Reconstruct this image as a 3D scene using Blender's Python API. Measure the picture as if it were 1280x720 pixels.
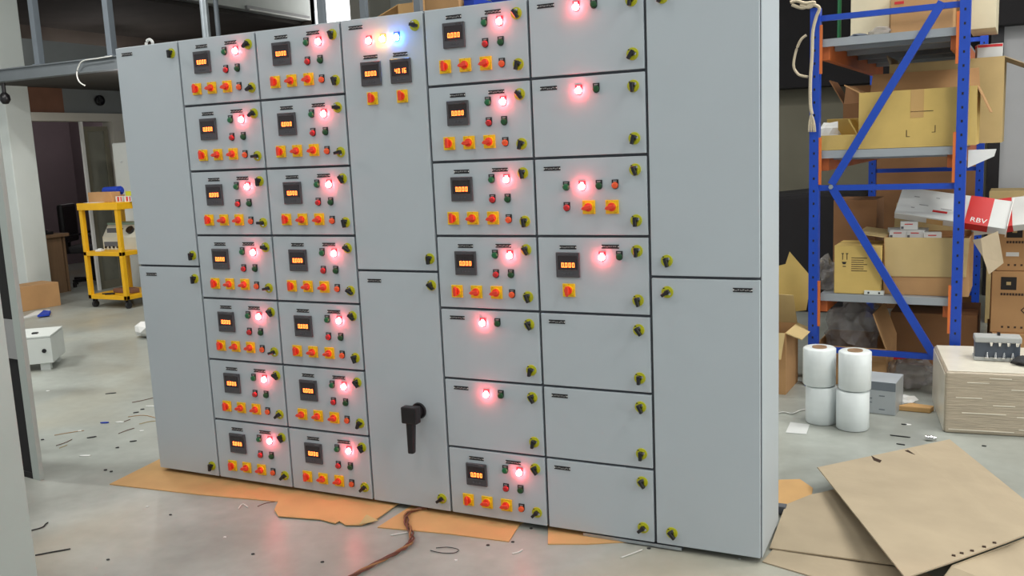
import bpy, bmesh, math, random
from mathutils import Vector, Matrix, Euler
random.seed(7)
for o in list(bpy.data.objects): bpy.data.objects.remove(o, do_unlink=True)
SC = bpy.context.scene
COL = SC.collection
V = Vector

# ------------------------------------------------------------------ camera
F = 1130.43
Z0 = 0.02
RX, RZ, RY = -0.15389, 0.45075, 0.04432
CAM = V((3.57393, -3.20105, 1.53131 + Z0))
RM = Matrix.Rotation(RZ, 3, 'Z') @ Matrix.Rotation(RX, 3, 'X') @ Matrix.Rotation(RY, 3, 'Y')
cd = bpy.data.cameras.new('camera')
cam = bpy.data.objects.new('camera', cd); COL.objects.link(cam)
cd.sensor_width = 36.0; cd.lens = F / 1280.0 * 36.0; cd.clip_end = 100
right, fwd, up = RM.col[0], RM.col[1], RM.col[2]
m4 = Matrix(((right[0], up[0], -fwd[0], CAM[0]), (right[1], up[1], -fwd[1], CAM[1]),
             (right[2], up[2], -fwd[2], CAM[2]), (0, 0, 0, 1)))
cam.matrix_world = m4
SC.camera = cam

# ------------------------------------------------------------------ world, exposure
w = bpy.data.worlds.new('world'); SC.world = w; w.use_nodes = True
w.node_tree.nodes['Background'].inputs[0].default_value = (0.93, 0.97, 1.0, 1)
w.node_tree.nodes['Background'].inputs[1].default_value = 0.50
SC.view_settings.view_transform = 'Standard'
SC.view_settings.look = 'None'
SC.view_settings.gamma = 1.0
SC.view_settings.use_curve_mapping = False
SC.view_settings.exposure = 0.0
LAMP_W = 62.0          # watts of each ceiling tube fixture

# ------------------------------------------------------------------ pixel helpers (direction only; distance comes from the surface touched)
def ray(x, y): return RM @ V(((x - 640) / F, 1.0, -(y - 360) / F))
def onz(x, y, z=0.0):
    d = ray(x, y); return CAM + d * ((z - CAM[2]) / d[2])
def ony(x, y, Y):
    d = ray(x, y); return CAM + d * ((Y - CAM[1]) / d[1])
def onx(x, y, X):
    d = ray(x, y); return CAM + d * ((X - CAM[0]) / d[0])

# ------------------------------------------------------------------ materials
def lin(c): return c / 12.92 if c <= 0.04045 else ((c + 0.055) / 1.055) ** 2.4
def rgb(r, g, b): return (lin(r / 255), lin(g / 255), lin(b / 255), 1)
def mat(name, col, rough=0.5, metal=0.0, var=0.0, scale=6.0, bump=0.0, bscale=60.0, emit=None, es=0.0, trans=0.0, alpha=1.0, stretch=None, spec=None):
    m = bpy.data.materials.new(name); m.use_nodes = True
    nt = m.node_tree; b = nt.nodes['Principled BSDF']
    b.inputs['Base Color'].default_value = col
    b.inputs['Roughness'].default_value = rough
    b.inputs['Metallic'].default_value = metal
    if spec is not None: b.inputs['Specular IOR Level'].default_value = spec
    if trans: b.inputs['Transmission Weight'].default_value = trans
    if alpha < 1: b.inputs['Alpha'].default_value = alpha
    if emit:
        b.inputs['Emission Color'].default_value = emit; b.inputs['Emission Strength'].default_value = es
    if var or bump:
        tc = nt.nodes.new('ShaderNodeTexCoord'); src = tc.outputs['Object']
        if stretch:
            mp = nt.nodes.new('ShaderNodeMapping'); mp.inputs['Scale'].default_value = stretch
            nt.links.new(src, mp.inputs[0]); src = mp.outputs[0]
    if var:
        n = nt.nodes.new('ShaderNodeTexNoise'); n.inputs['Scale'].default_value = scale; n.inputs['Detail'].default_value = 5
        nt.links.new(src, n.inputs['Vector'])
        mr = nt.nodes.new('ShaderNodeMapRange'); mr.inputs[1].default_value = 0.3; mr.inputs[2].default_value = 0.7
        mr.inputs[3].default_value = 1 - var; mr.inputs[4].default_value = 1 + var
        nt.links.new(n.outputs[0], mr.inputs[0])
        mx = nt.nodes.new('ShaderNodeMix'); mx.data_type = 'RGBA'; mx.blend_type = 'MULTIPLY'; mx.inputs[0].default_value = 1
        mx.inputs[6].default_value = col; nt.links.new(mr.outputs[0], mx.inputs[7])
        nt.links.new(mx.outputs[2], b.inputs['Base Color'])
    if bump:
        n2 = nt.nodes.new('ShaderNodeTexNoise'); n2.inputs['Scale'].default_value = bscale; n2.inputs['Detail'].default_value = 4
        nt.links.new(src, n2.inputs['Vector'])
        bp = nt.nodes.new('ShaderNodeBump'); bp.inputs['Strength'].default_value = bump; bp.inputs['Distance'].default_value = 0.01
        nt.links.new(n2.outputs[0], bp.inputs['Height']); nt.links.new(bp.outputs[0], b.inputs['Normal'])
    return m
M = {}
M['panel'] = mat('panel_grey', rgb(182, 191, 197), 0.45, var=0.012, scale=3, bump=0.02, bscale=220)
M['gasket'] = mat('gasket', rgb(88, 90, 96), 0.7)
M['black'] = mat('black_plastic', rgb(26, 24, 27), 0.35)
M['dark'] = mat('gap_shade', rgb(18, 17, 18), 0.9)  # near-black paint for the shaded gap in the door frame
M['meter'] = mat('meter_case', rgb(74, 72, 76), 0.3)
M['meterwin'] = mat('meter_window', rgb(46, 38, 40), 0.2)
M['chrome'] = mat('chrome', rgb(220, 220, 220), 0.2, 1.0)
M['yellow'] = mat('switch_yellow', rgb(240, 196, 18), 0.4)
M['red'] = mat('switch_red', rgb(232, 66, 40), 0.4)
M['lime'] = mat('latch_lime', rgb(182, 182, 32), 0.4)
M['gbtn'] = mat('button_green', rgb(22, 100, 58), 0.3)
M['gbtn2'] = mat('button_dark_green', rgb(24, 74, 36), 0.3)
M['rbtn'] = mat('button_red', rgb(186, 42, 44), 0.3)
M['obtn'] = mat('button_orange', rgb(240, 92, 44), 0.35)
M['lred'] = mat('lamp_red_lit', rgb(255, 60, 60), 0.3, emit=(1, 0.10, 0.12, 1), es=115)
M['lyel'] = mat('lamp_yellow_lit', rgb(255, 200, 40), 0.3, emit=(1, 0.55, 0.08, 1), es=110)
M['lblu'] = mat('lamp_blue_lit', rgb(60, 120, 255), 0.3, emit=(0.06, 0.25, 1, 1), es=170)
M['legr'] = mat('legend_glow_red', rgb(210, 20, 44), 0.4)  # lamp glow painted into the legend colours, here and below
M['legy'] = mat('legend_glow_amber', rgb(190, 130, 20), 0.4)
M['legb'] = mat('legend_glow_blue', rgb(18, 50, 170), 0.4)
M['digit'] = mat('led_digit', rgb(255, 120, 40), 0.4, emit=(1, 0.17, 0.03, 1), es=6)
M['white'] = mat('label_white', rgb(225, 225, 222), 0.6)
M['greytxt'] = mat('label_grey', rgb(150, 150, 150), 0.6)
M['blue'] = mat('rack_blue', rgb(24, 70, 178), 0.4, var=0.06, scale=8)
M['orange'] = mat('rack_orange', rgb(206, 108, 50), 0.5, var=0.08)
M['deck'] = mat('deck_grey', rgb(160, 166, 172), 0.45, 0.3, var=0.06)
M['galv'] = mat('galvanised', rgb(170, 178, 184), 0.35, 0.6, var=0.1, scale=14)
M['post'] = mat('grey_paint', rgb(112, 120, 128), 0.5, var=0.06)
def kraft(n, r, g, b): return mat(n, rgb(r, g, b), 0.85, var=0.07, scale=5, bump=0.08, bscale=40)
M['kraft'] = kraft('kraft', 184, 142, 96)
M['kdark'] = kraft('kraft_dark', 150, 108, 72)
M['kyel'] = kraft('kraft_yellow', 208, 178, 104)
M['ktan'] = kraft('kraft_tan', 172, 156, 131)
M['kolive'] = kraft('kraft_olive', 190, 166, 116)
M['korange'] = kraft('kraft_orange', 202, 160, 106)
M['kpale'] = kraft('kraft_pale', 206, 196, 168)
M['tape'] = mat('tape', rgb(196, 158, 100), 0.25)
M['redprint'] = mat('red_print', rgb(196, 40, 42), 0.5)
M['wcard'] = mat('white_card', rgb(206, 208, 206), 0.6, var=0.05)
M['print'] = mat('dark_print', rgb(70, 52, 40), 0.8)
M['blackprint'] = mat('black_print', rgb(40, 36, 34), 0.8)
M['film'] = mat('film_roll', rgb(226, 232, 232), 0.28, var=0.02, scale=4, stretch=(1, 1, 8))
M['core'] = mat('roll_core', rgb(140, 112, 84), 0.8)
M['plastic'] = mat('clear_plastic', rgb(170, 166, 164), 0.18, alpha=0.42, var=0.15, scale=9, bump=0.9, bscale=18)
M['wrap'] = mat('wrapped_block', rgb(178, 165, 145), 0.3, var=0.18, scale=5, stretch=(1.2, 1.2, 22), bump=0.5, bscale=9)
M['wraptop'] = mat('wrap_top', rgb(222, 216, 200), 0.3, var=0.08, scale=6, bump=0.4, bscale=12)
M['tyellow'] = mat('trolley_yellow', rgb(232, 176, 20), 0.45, var=0.06)
M['rubber'] = mat('rubber', rgb(40, 40, 42), 0.7)
M['encl'] = mat('enclosure_white', rgb(212, 216, 212), 0.45, var=0.02)
M['bluefab'] = mat('blue_fabric', rgb(24, 60, 170), 0.7)
M['rope'] = mat('rope', rgb(200, 186, 160), 0.9, bump=0.6, bscale=200)
M['copper'] = mat('brown_cable', rgb(104, 62, 48), 0.4)
M['wirew'] = mat('white_wire', rgb(220, 220, 215), 0.5)
M['tealgrey'] = mat('instrument_grey', rgb(196, 196, 182), 0.5)
M['tealtop'] = mat('instrument_green', rgb(140, 168, 150), 0.5)
M['slate'] = mat('breaker_slate', rgb(72, 80, 92), 0.4)
M['greyplas'] = mat('grey_plastic', rgb(170, 172, 170), 0.5, var=0.06)
M['foil'] = mat('foil_grey', rgb(182, 188, 192), 0.4, 0.2, var=0.06)
M['cabgrey'] = mat('cabinet_pale_grey', rgb(168, 176, 171), 0.45, var=0.02)
M['desk'] = mat('desk_wood', rgb(132, 104, 78), 0.6, var=0.1, scale=3, stretch=(8, 8, 1))
M['wallw'] = mat('white_plaster', rgb(214, 220, 216), 0.85, var=0.05, scale=1.6)
M['wallb'] = mat('beige_plaster', rgb(190, 186, 176), 0.85, var=0.06, scale=2)
M['wallp'] = mat('mauve_wall', rgb(126, 112, 118), 0.9, var=0.12, scale=0.9)
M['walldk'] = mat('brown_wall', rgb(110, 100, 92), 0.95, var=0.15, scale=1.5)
M['band'] = mat('parapet_grey', rgb(120, 124, 124), 0.85, var=0.06, scale=2)
M['steelbeam'] = mat('steel_beam', rgb(110, 116, 120), 0.55, var=0.06)
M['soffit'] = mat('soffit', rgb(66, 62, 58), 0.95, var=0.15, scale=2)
M['olive'] = mat('olive_wall', rgb(124, 120, 104), 0.9, var=0.1, scale=1.2)
M['darkbg'] = mat('dark_background', rgb(34, 32, 34), 0.95, var=0.2, scale=1)
M['wallg'] = mat('grey_partition', rgb(176, 176, 178), 0.8, var=0.05, scale=2)
M['glass'] = mat('pane_olive', rgb(138, 138, 124), 0.25, alpha=0.75)
M['boardbr'] = mat('brown_board', rgb(116, 80, 62), 0.8, var=0.1)
M['tube'] = mat('tube_lit', (1, 1, 1, 1), 0.4, emit=(1, 1, 0.97, 1), es=6)
M['tubeoff'] = mat('tube_unlit', rgb(225, 225, 220), 0.4)
M['sky'] = mat('daylight_pane', (1, 1, 1, 1), 0.4, emit=(1, 1, 1, 1), es=2.0)
M['brightw'] = mat('bright_wall', rgb(200, 204, 200), 0.8, var=0.02)

# floor: worn concrete
def floor_mat():
    m = bpy.data.materials.new('concrete'); m.use_nodes = True; nt = m.node_tree; b = nt.nodes['Principled BSDF']
    tc = nt.nodes.new('ShaderNodeTexCoord')
    def noise(s, d, dist=0.0):
        n = nt.nodes.new('ShaderNodeTexNoise'); n.inputs['Scale'].default_value = s; n.inputs['Detail'].default_value = d
        n.inputs['Distortion'].default_value = dist
        nt.links.new(tc.outputs['Object'], n.inputs['Vector']); return n
    r = nt.nodes.new('ShaderNodeValToRGB'); r.color_ramp.elements[0].position = 0.34; r.color_ramp.elements[1].position = 0.66
    r.color_ramp.elements[0].color = rgb(143, 145, 138); r.color_ramp.elements[1].color = rgb(171, 176, 169)
    n1 = noise(1.3, 6, 0.6); nt.links.new(n1.outputs[0], r.inputs[0])
    n2 = noise(14, 6)
    mr = nt.nodes.new('ShaderNodeMapRange'); mr.inputs[1].default_value = .3; mr.inputs[2].default_value = .7; mr.inputs[3].default_value = .93; mr.inputs[4].default_value = 1.05
    nt.links.new(n2.outputs[0], mr.inputs[0])
    mx = nt.nodes.new('ShaderNodeMix'); mx.data_type = 'RGBA'; mx.blend_type = 'MULTIPLY'; mx.inputs[0].default_value = 1
    nt.links.new(r.outputs[0], mx.inputs[6]); nt.links.new(mr.outputs[0], mx.inputs[7])
    # ochre stain patches
    n3 = noise(0.55, 3, 0.3); r3 = nt.nodes.new('ShaderNodeMapRange'); r3.inputs[1].default_value = .58; r3.inputs[2].default_value = .74; r3.inputs[3].default_value = 0; r3.inputs[4].default_value = .45
    nt.links.new(n3.outputs[0], r3.inputs[0])
    mx2 = nt.nodes.new('ShaderNodeMix'); mx2.data_type = 'RGBA'; nt.links.new(r3.outputs[0], mx2.inputs[0])
    nt.links.new(mx.outputs[2], mx2.inputs[6]); mx2.inputs[7].default_value = rgb(180, 164, 130)
    nt.links.new(mx2.outputs[2], b.inputs['Base Color'])
    rr = nt.nodes.new('ShaderNodeMapRange'); rr.inputs[3].default_value = .22; rr.inputs[4].default_value = .5
    nt.links.new(n1.outputs[0], rr.inputs[0]); nt.links.new(rr.outputs[0], b.inputs['Roughness'])
    bp = nt.nodes.new('ShaderNodeBump'); bp.inputs['Strength'].default_value = .06; bp.inputs['Distance'].default_value = .01
    nt.links.new(n2.outputs[0], bp.inputs['Height']); nt.links.new(bp.outputs[0], b.inputs['Normal'])
    return m
M['floor'] = floor_mat()

# ------------------------------------------------------------------ mesh builder
class MB:
    def __init__(s): s.v = []; s.f = []; s.m = []; s.sm = []
    def add(s, vs, fs, m=0, smooth=False):
        k = len(s.v); s.v += [tuple(v) for v in vs]
        for f in fs: s.f.append(tuple(i + k for i in f)); s.m.append(m); s.sm.append(smooth)
        return s
    def box(s, x0, y0, z0, x1, y1, z1, m=0, T=None):
        vs = [V((x, y, z)) for z in (z0, z1) for y in (y0, y1) for x in (x0, x1)]
        if T is not None: vs = [T @ v for v in vs]
        return s.add(vs, [(0, 2, 3, 1), (4, 5, 7, 6), (0, 1, 5, 4), (2, 6, 7, 3), (0, 4, 6, 2), (1, 3, 7, 5)], m)
    def prism(s, poly, d, m=0):
        """closed polygon of 3-D points extruded by vector d"""
        n = len(poly); a = [V(p) for p in poly]; b = [p + V(d) for p in a]
        fs = [tuple(range(n)), tuple(range(2 * n - 1, n - 1, -1))]
        fs += [(i, i + n, (i + 1) % n + n, (i + 1) % n) for i in range(n)]
        nrm = V((0, 0, 0))
        for i in range(n): nrm += a[i].cross(a[(i + 1) % n])
        if nrm.dot(V(d)) > 0: fs = [tuple(reversed(f)) for f in fs]
        return s.add(a + b, fs, m)
    def cyl(s, p0, p1, r0, r1=None, n=16, m=0, cap=True, smooth=True):
        r1 = r0 if r1 is None else r1
        p0, p1 = V(p0), V(p1); ax = (p1 - p0).normalized()
        t = V((0, 0, 1)) if abs(ax.z) < .9 else V((1, 0, 0))
        u = ax.cross(t).normalized(); w2 = ax.cross(u)
        vs = []
        for p, r in ((p0, r0), (p1, r1)):
            vs += [p + (u * math.cos(2 * math.pi * i / n) + w2 * math.sin(2 * math.pi * i / n)) * r for i in range(n)]
        s.add(vs, [(i, (i + 1) % n, (i + 1) % n + n, i + n) for i in range(n)], m, smooth)
        if cap: s.add(vs, [tuple(range(n - 1, -1, -1)), tuple(range(n, 2 * n))], m)
        return s
    def lathe(s, prof, n=24, m=0, T=None, smooth=True):
        """profile [(r,z)] around z"""
        vs = []
        for r, z in prof: vs += [V((r * math.cos(2 * math.pi * i / n), r * math.sin(2 * math.pi * i / n), z)) for i in range(n)]
        if T is not None: vs = [T @ v for v in vs]
        fs = []
        for k in range(len(prof) - 1):
            fs += [(k * n + i, k * n + (i + 1) % n, (k + 1) * n + (i + 1) % n, (k + 1) * n + i) for i in range(n)]
        s.add(vs, fs, m, smooth)
        return s
    def tube(s, pts, r, n=6, m=0):
        pts = [V(p) for p in pts]; rings = []
        for i, p in enumerate(pts):
            d = (pts[min(i + 1, len(pts) - 1)] - pts[max(i - 1, 0)]).normalized()
            t = V((0, 0, 1)) if abs(d.z) < .9 else V((1, 0, 0))
            u = d.cross(t).normalized(); w2 = d.cross(u)
            rings += [p + (u * math.cos(2 * math.pi * k / n) + w2 * math.sin(2 * math.pi * k / n)) * r for k in range(n)]
        fs = []
        for i in range(len(pts) - 1):
            fs += [(i * n + k, i * n + (k + 1) % n, (i + 1) * n + (k + 1) % n, (i + 1) * n + k) for k in range(n)]
        fs += [tuple(range(n - 1, -1, -1)), tuple(range((len(pts) - 1) * n, len(pts) * n))]
        return s.add(rings, fs, m, True)
    def mesh(s, name, mats, bevel=0.0, seg=2):
        me = bpy.data.meshes.new(name); me.from_pydata(s.v, [], s.f)
        me.polygons.foreach_set('material_index', s.m); me.polygons.foreach_set('use_smooth', s.sm)
        for k in (mats if isinstance(mats, (list, tuple)) else [mats]): me.materials.append(M[k])
        bm = bmesh.new(); bm.from_mesh(me)
        bmesh.ops.recalc_face_normals(bm, faces=bm.faces)
        if bevel: bmesh.ops.bevel(bm, geom=[e for e in bm.edges if len(e.link_faces) == 2 and e.calc_face_angle(0) > .6], offset=bevel, segments=seg, affect='EDGES', profile=0.6)
        bm.to_mesh(me); bm.free(); me.update()
        return me
    def build(s, name, mats, parent=None, bevel=0.0, seg=2):
        return link(name, s.mesh(name, mats, bevel, seg), parent)
def link(name, me, parent=None, loc=None, rot=None):
    o = bpy.data.objects.new(name, me); COL.objects.link(o)
    if parent is not None: o.parent = parent
    if loc is not None: o.location = loc
    if rot is not None: o.rotation_euler = rot
    return o
def tag(o, label, cat, group=None):
    o['label'] = label; o['category'] = cat
    if group: o['group'] = group
    return o
def thing(name, label, cat, loc=(0, 0, 0), rotz=0.0, group=None):
    e = bpy.data.objects.new(name, None); COL.objects.link(e); e.empty_display_size = .1
    e.location = loc; e.rotation_euler = (0, 0, rotz); return tag(e, label, cat, group)
def struct(o): o['kind'] = 'structure'; return o
def spline(pts, n=8):
    pts = [V(p) for p in pts]; out = []
    for i in range(len(pts) - 1):
        p0 = pts[max(i - 1, 0)]; p1 = pts[i]; p2 = pts[i + 1]; p3 = pts[min(i + 2, len(pts) - 1)]
        for k in range(n):
            t = k / n
            out.append(.5 * ((2 * p1) + (p2 - p0) * t + (2 * p0 - 5 * p1 + 4 * p2 - p3) * t * t + (3 * p1 - p0 - 3 * p2 + p3) * t ** 3))
    out.append(pts[-1]); return out
def text_mesh(name, body, size, m, extrude=0.0006):
    cu = bpy.data.curves.new(name, 'FONT'); cu.body = body; cu.size = size; cu.extrude = extrude
    cu.align_x = 'CENTER'; cu.align_y = 'CENTER'; cu.resolution_u = 2
    o = bpy.data.objects.new(name, cu); COL.objects.link(o)
    bpy.context.view_layer.update()
    me = bpy.data.meshes.new_from_object(o.evaluated_get(bpy.context.evaluated_depsgraph_get()))
    bpy.data.objects.remove(o); me.materials.clear(); me.materials.append(M[m]); return me

# ------------------------------------------------------------------ setting
WX = -6.0
struct(MB().box(-12, -7, -0.1, 9, 13, 0).build('floor', 'floor'))
struct(MB().box(-12, -4.6, 4.6, 9, 13, 4.75).build('ceiling', 'brightw'))
wl = struct(MB().box(WX - .6, 3.72, 0, WX, 4.03, 4.6)                      # pillar end, white
            .build('wall_left', 'wallw', bevel=.01))
struct(MB().box(-12, 3.78, 0, WX - .6, 3.95, 4.6).build('wall_alcove', 'wallw'))
MB().box(WX - .18, 4.03, 2.10, WX, 9.4, 2.20).build('lintel', 'wallb', wl, bevel=.005)
MB().box(WX - .18, 5.16, 0, WX, 9.4, 2.10).build('side_wall', 'wallb', wl)
MB().box(WX - .10, 4.03, 2.20, WX - .05, 4.52, 2.49).build('transom_board', 'boardbr', wl)
MB().box(WX - .10, 4.52, 2.20, WX - .06, 9.4, 2.49).build('transom_pane', 'band', wl)
MB().box(WX - .02, 4.03, 2.64, WX, 9.4, 3.03).build('parapet', 'band', wl)
MB().box(WX - .18, 4.03, 3.78, WX, 9.4, 4.6).build('upper_beam', 'brightw', wl)
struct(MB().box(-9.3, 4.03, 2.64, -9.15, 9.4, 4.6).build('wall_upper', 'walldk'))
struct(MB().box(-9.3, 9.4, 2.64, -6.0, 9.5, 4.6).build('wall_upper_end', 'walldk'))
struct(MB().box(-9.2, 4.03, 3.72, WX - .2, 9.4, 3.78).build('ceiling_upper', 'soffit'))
# office beyond the doorway
struct(MB().box(-9.3, 4.03, 0, -9.2, 7.2, 2.49).build('wall_office', 'wallp'))
struct(MB().box(-9.2, 7.1, 0, WX - .18, 7.2, 2.49).build('wall_office_end', 'wallp'))
# mezzanine slab and its steel edge beam
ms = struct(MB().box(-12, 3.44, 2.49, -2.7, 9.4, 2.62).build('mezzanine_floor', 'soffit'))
eb = struct(MB().box(-12, 3.38, 2.495, -2.6, 3.44, 2.60).box(-12, 3.36, 2.60, -2.6, 3.47, 2.612).box(-12, 3.36, 2.483, -2.6, 3.47, 2.495)
            .build('edge_beam', 'steelbeam'))
for px_ in (50, 142):
    p = ony(px_, 80, 3.41)
    MB().box(p.x - .035, 3.375, 2.612, p.x + .035, 3.445, 4.6).box(p.x - .06, 3.365, 2.612, p.x + .06, 3.465, 2.622).build('railing_post', 'post', eb, bevel=.004)
p = ony(257, 30, 3.1)
struct(MB().cyl((p.x, 3.1, 0), (p.x, 3.1, 4.6), .036, n=20).cyl((p.x, 3.1, 0), (p.x, 3.1, .012), .09).build('trim_1', 'galv'))
p = ony(272, 30, 4.4)
struct(MB().cyl((p.x, 4.4, 2.62), (p.x, 4.4, 4.6), .026, n=12).build('trim_2', 'post'))
# back walls
wb = struct(MB().box(WX, 9.4, 0, -6.0 + .0, 9.5, 4.6).box(-6, 9.5, 0, 0.5, 9.65, 3.2).box(-4.85, 9.5, 3.2, 0.5, 9.65, 4.6).build('wall_back', 'wallw'))
wn = struct(MB().box(-5.98, 9.5, 3.2, -4.85, 9.56, 4.58).build('window_1', 'sky'))
MB().box(-5.98, 9.46, 3.2, -4.85, 9.5, 3.26).box(-5.98, 9.46, 4.5, -4.85, 9.5, 4.6).build('window_frame', 'white', wn)
struct(MB().box(-4.87, 8.9, 0, -4.5, 9.5, 4.6).build('trim_3', 'wallb', bevel=.01))
struct(MB().box(0.5, 8.0, 0, 9, 8.15, 2.08).build('wall_rear', 'olive'))
struct(MB().box(0.5, 7.6, 2.08, 9, 8.15, 4.6).build('trim_4', 'darkbg'))  # near-black colour stands in for the unlit upper background
struct(MB().box(0.4, 8.0, 0, 0.55, 9.65, 4.6).build('wall_return', 'wallw'))
struct(MB().box(4.0, 6.2, 0, 9, 6.32, 2.42).build('wall_partition', 'wallg'))
struct(MB().box(3.9, 6.16, 0, 4.0, 6.34, 2.5).build('trim_5', 'black'))
struct(MB().box(3.9, 6.0, 2.42, 9, 6.34, 4.6).build('trim_6', 'darkbg'))  # same near-black, painting in the dark above the partition

# right wall, with a glowing window added out of view to light the panel side
struct(MB().box(8.5, -4.6, 0, 8.65, 6.2, 1.0).box(8.5, -4.6, 3.2, 8.65, 6.2, 4.6).box(8.5, -4.6, 1.0, 8.65, -3.4, 3.2).box(8.5, 2.6, 1.0, 8.65, 6.2, 3.2).build('wall_right', 'wallw'))
w2 = struct(MB().box(8.56, -3.4, 1.0, 8.60, 2.6, 3.2).build('fill_window', 'sky'))  # added emitter, no such window in view
for y_ in (-3.4, -1.9, -.4, 1.1, 2.55): MB().box(8.50, y_, 1.0, 8.56, y_ + .05, 3.2).build('fill_window_mullion', 'white', w2)
# doorway: white post, glazed leaf
struct(MB().box(WX - .06, 4.705, 0, WX - .03, 4.742, 2.10).build('trim_7', 'white'))
d1 = struct(MB().box(WX - .10, 4.76, 0.0, WX - .06, 4.82, 2.04).box(WX - .10, 5.07, 0, WX - .06, 5.13, 2.04).box(WX - .10, 4.82, 1.98, WX - .06, 5.07, 2.04).box(WX - .10, 4.82, 0, WX - .06, 5.07, .1)
            .build('door_1', 'olive'))
MB().box(WX - .085, 4.82, .1, WX - .075, 5.07, 1.98).build('pane', 'glass', d1)

# ceiling tube fixtures (added out of view to light the hall)
def fixture(x, y, z, rz, watts, lit=True, L=1.2):
    t = thing('added_tube_light', 'added unseen ceiling batten with lit fluorescent tube hanging over the hall floor', 'light', (x, y, z), rz, 'added ceiling tube lights')
    MB().box(-L / 2, -.09, 0.02, L / 2, .09, .08).build('housing', 'white', t, bevel=.006)
    for s_ in (-.045, .045): MB().cyl((-L / 2 + .03, s_, 0.0), (L / 2 - .03, s_, 0.0), .014, n=10).build('tube', 'tube', t)
    ld = bpy.data.lights.new('added_tube_lamp', 'AREA'); ld.shape = 'RECTANGLE'; ld.size = L; ld.size_y = .25; ld.energy = watts; ld.color = (1.0, .985, .95)
    lo = bpy.data.objects.new('added_tube_lamp', ld); COL.objects.link(lo); lo.parent = t; lo.location = (0, 0, -.03)
for (x, y, k) in [(-0.6, -2.6, .5), (2.6, -3.4, .4), (-3.8, -0.8, 2.0), (1.0, -1.2, .25), (5.4, -0.6, 1.0), (3.7, 2.4, .9), (-3.2, 1.8, 1.2), (5.4, 1.4, 1.0), (-4.6, -3.4, .8), (7.0, -2.4, 1.0), (1.5, 2.6, .8)]:
    fixture(x, y, 4.45, 0, LAMP_W * k)
def fill_lamp(x, y, z, watts, label):  # added lamps kept out of view to lift dark areas
    t = thing('fill_light', label, 'light', (x, y, z))
    MB().lathe([(.12, .05), (.12, 0), (.10, -.03), (.05, -.045), (.001, -.05)], 20).build('diffuser', 'tube', t)
    ld = bpy.data.lights.new('fill_point', 'POINT'); ld.energy = watts; ld.shadow_soft_size = .1; ld.color = (1, .93, .9)
    lo = bpy.data.objects.new('fill_point', ld); COL.objects.link(lo); lo.parent = t; lo.location = (0, 0, -.16)
fill_lamp(-7.7, 6.4, 2.44, 13, 'added unseen fill light inside the office beyond the doorway')
fill_lamp(-8.6, 7.6, 2.86, 30, 'added hidden fill light low behind the grey parapet of the upper gallery')
fill_lamp(-3.5, 3.52, 2.44, 26, 'added hidden fill light under the mezzanine edge near the trolley')
# unlit batten on the white beam of the left wall
a = onx(306, 12, WX); b = onx(385, 27, WX)
t = thing('wall_batten', 'slim unlit fluorescent batten along white beam above dark gallery', 'light', (WX, (a.y + b.y) / 2, a.z))
MB().box(0, -.75, 0, .05, .75, .06).build('housing', 'greytxt', t, bevel=.004)
MB().cyl((.06, -.72, .0), (.06, .72, .0), .013, n=8).build('tube', 'tubeoff', t)

# ------------------------------------------------------------------ control panel
HP = 2.0804; RH = HP / 7; XS = [0, .4, .85, 1.3, 1.7, 2.15, 2.6, 3.0]; ZT = Z0 + HP
CP = thing('control_panel', 'long grey steel motor control panel with many doors, lit lamps and switches', 'control panel', (0, 0, 0))
MB().box(0, 0.001, Z0, 3.0, .35, ZT).build('cabinet_body', 'panel', CP, bevel=.003)
MB().box(.003, -.004, Z0 + .003, 2.997, .0005, ZT - .003).build('door_gasket', 'gasket', CP)
MB().box(.03, .03, .0102, 2.97, .32, Z0).build('plinth', 'gasket', CP)
for px_ in (187, ):
    p = ony(px_, 56, .17)
    e = MB()
    e.cyl((p.x, .17, ZT), (p.x, .17, ZT + .012), .018)
    ring = [(p.x + .022 * math.cos(a_), .17, ZT + .03 + .022 * math.sin(a_)) for a_ in [i * math.pi / 8 for i in range(17)]]
    e.tube(ring, .007, 8); e.build('lifting_eye', 'white', CP)

# shared device meshes (origin on the door face, -y outwards, x right, z up)
def ycyl(mb, x, z, y0, y1, r0, r1=None, n=20, m=0): return mb.cyl((x, y0, z), (x, y1, z), r0, r1, n, m)
def legend(m):
    b = MB(); n = 8; pts = [(-.0125, 0, .021), (.0125, 0, .021)] + [(.0125 * math.cos(a_), 0, -.002 - .0125 * math.sin(a_)) for a_ in [i * math.pi / n for i in range(n + 1)]]
    b.prism(pts, (0, -.004, 0), 0)
    b.box(-.007, -.0048, .0135, .007, -.004, .0175, 1)
    return b.mesh('lamp_legend', [m, 'greytxt' if m == 'black' else 'white'])
def lens(m, dome=True):
    b = MB(); T = Matrix(((1, 0, 0, 0), (0, 0, -1, 0), (0, 1, 0, 0), (0, 0, 0, 1)))
    pr = [(.0120, .003), (.0120, .010)] + ([(.0108, .0135), (.0080, .0162), (.0040, .0176), (.0001, .018)] if dome else [(.0112, .0122), (.0060, .0126), (.0001, .0126)])
    b.lathe(pr, 18, 0, T); return b.mesh('lamp_lens', m)
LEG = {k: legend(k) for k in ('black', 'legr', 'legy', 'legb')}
LEN = {k: lens(k) for k in ('lred', 'lyel', 'lblu')}
LEN.update({k: lens(k, False) for k in ('gbtn', 'gbtn2', 'rbtn', 'obtn')})
def mk_plate():
    b = MB().box(-.025, -.007, -.0255, .025, 0, .0255, 0)
    ycyl(b, 0, 0, -.007, -.011, .019, .018, 20, 0)
    for x, z, w_, h_ in ((-.017, .020, .004, .0015), (0, .0225, .0015, .003), (.014, -.0215, .006, .0015), (.0225, 0, .003, .0015), (-.02, .014, .0015, .003)):
        b.box(x - w_, -.0075, z - h_, x + w_, -.007, z + h_, 1)
    return b.mesh('switch_plate', ['yellow', 'black'], bevel=.0012, seg=1)
PLATE = mk_plate()
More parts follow.
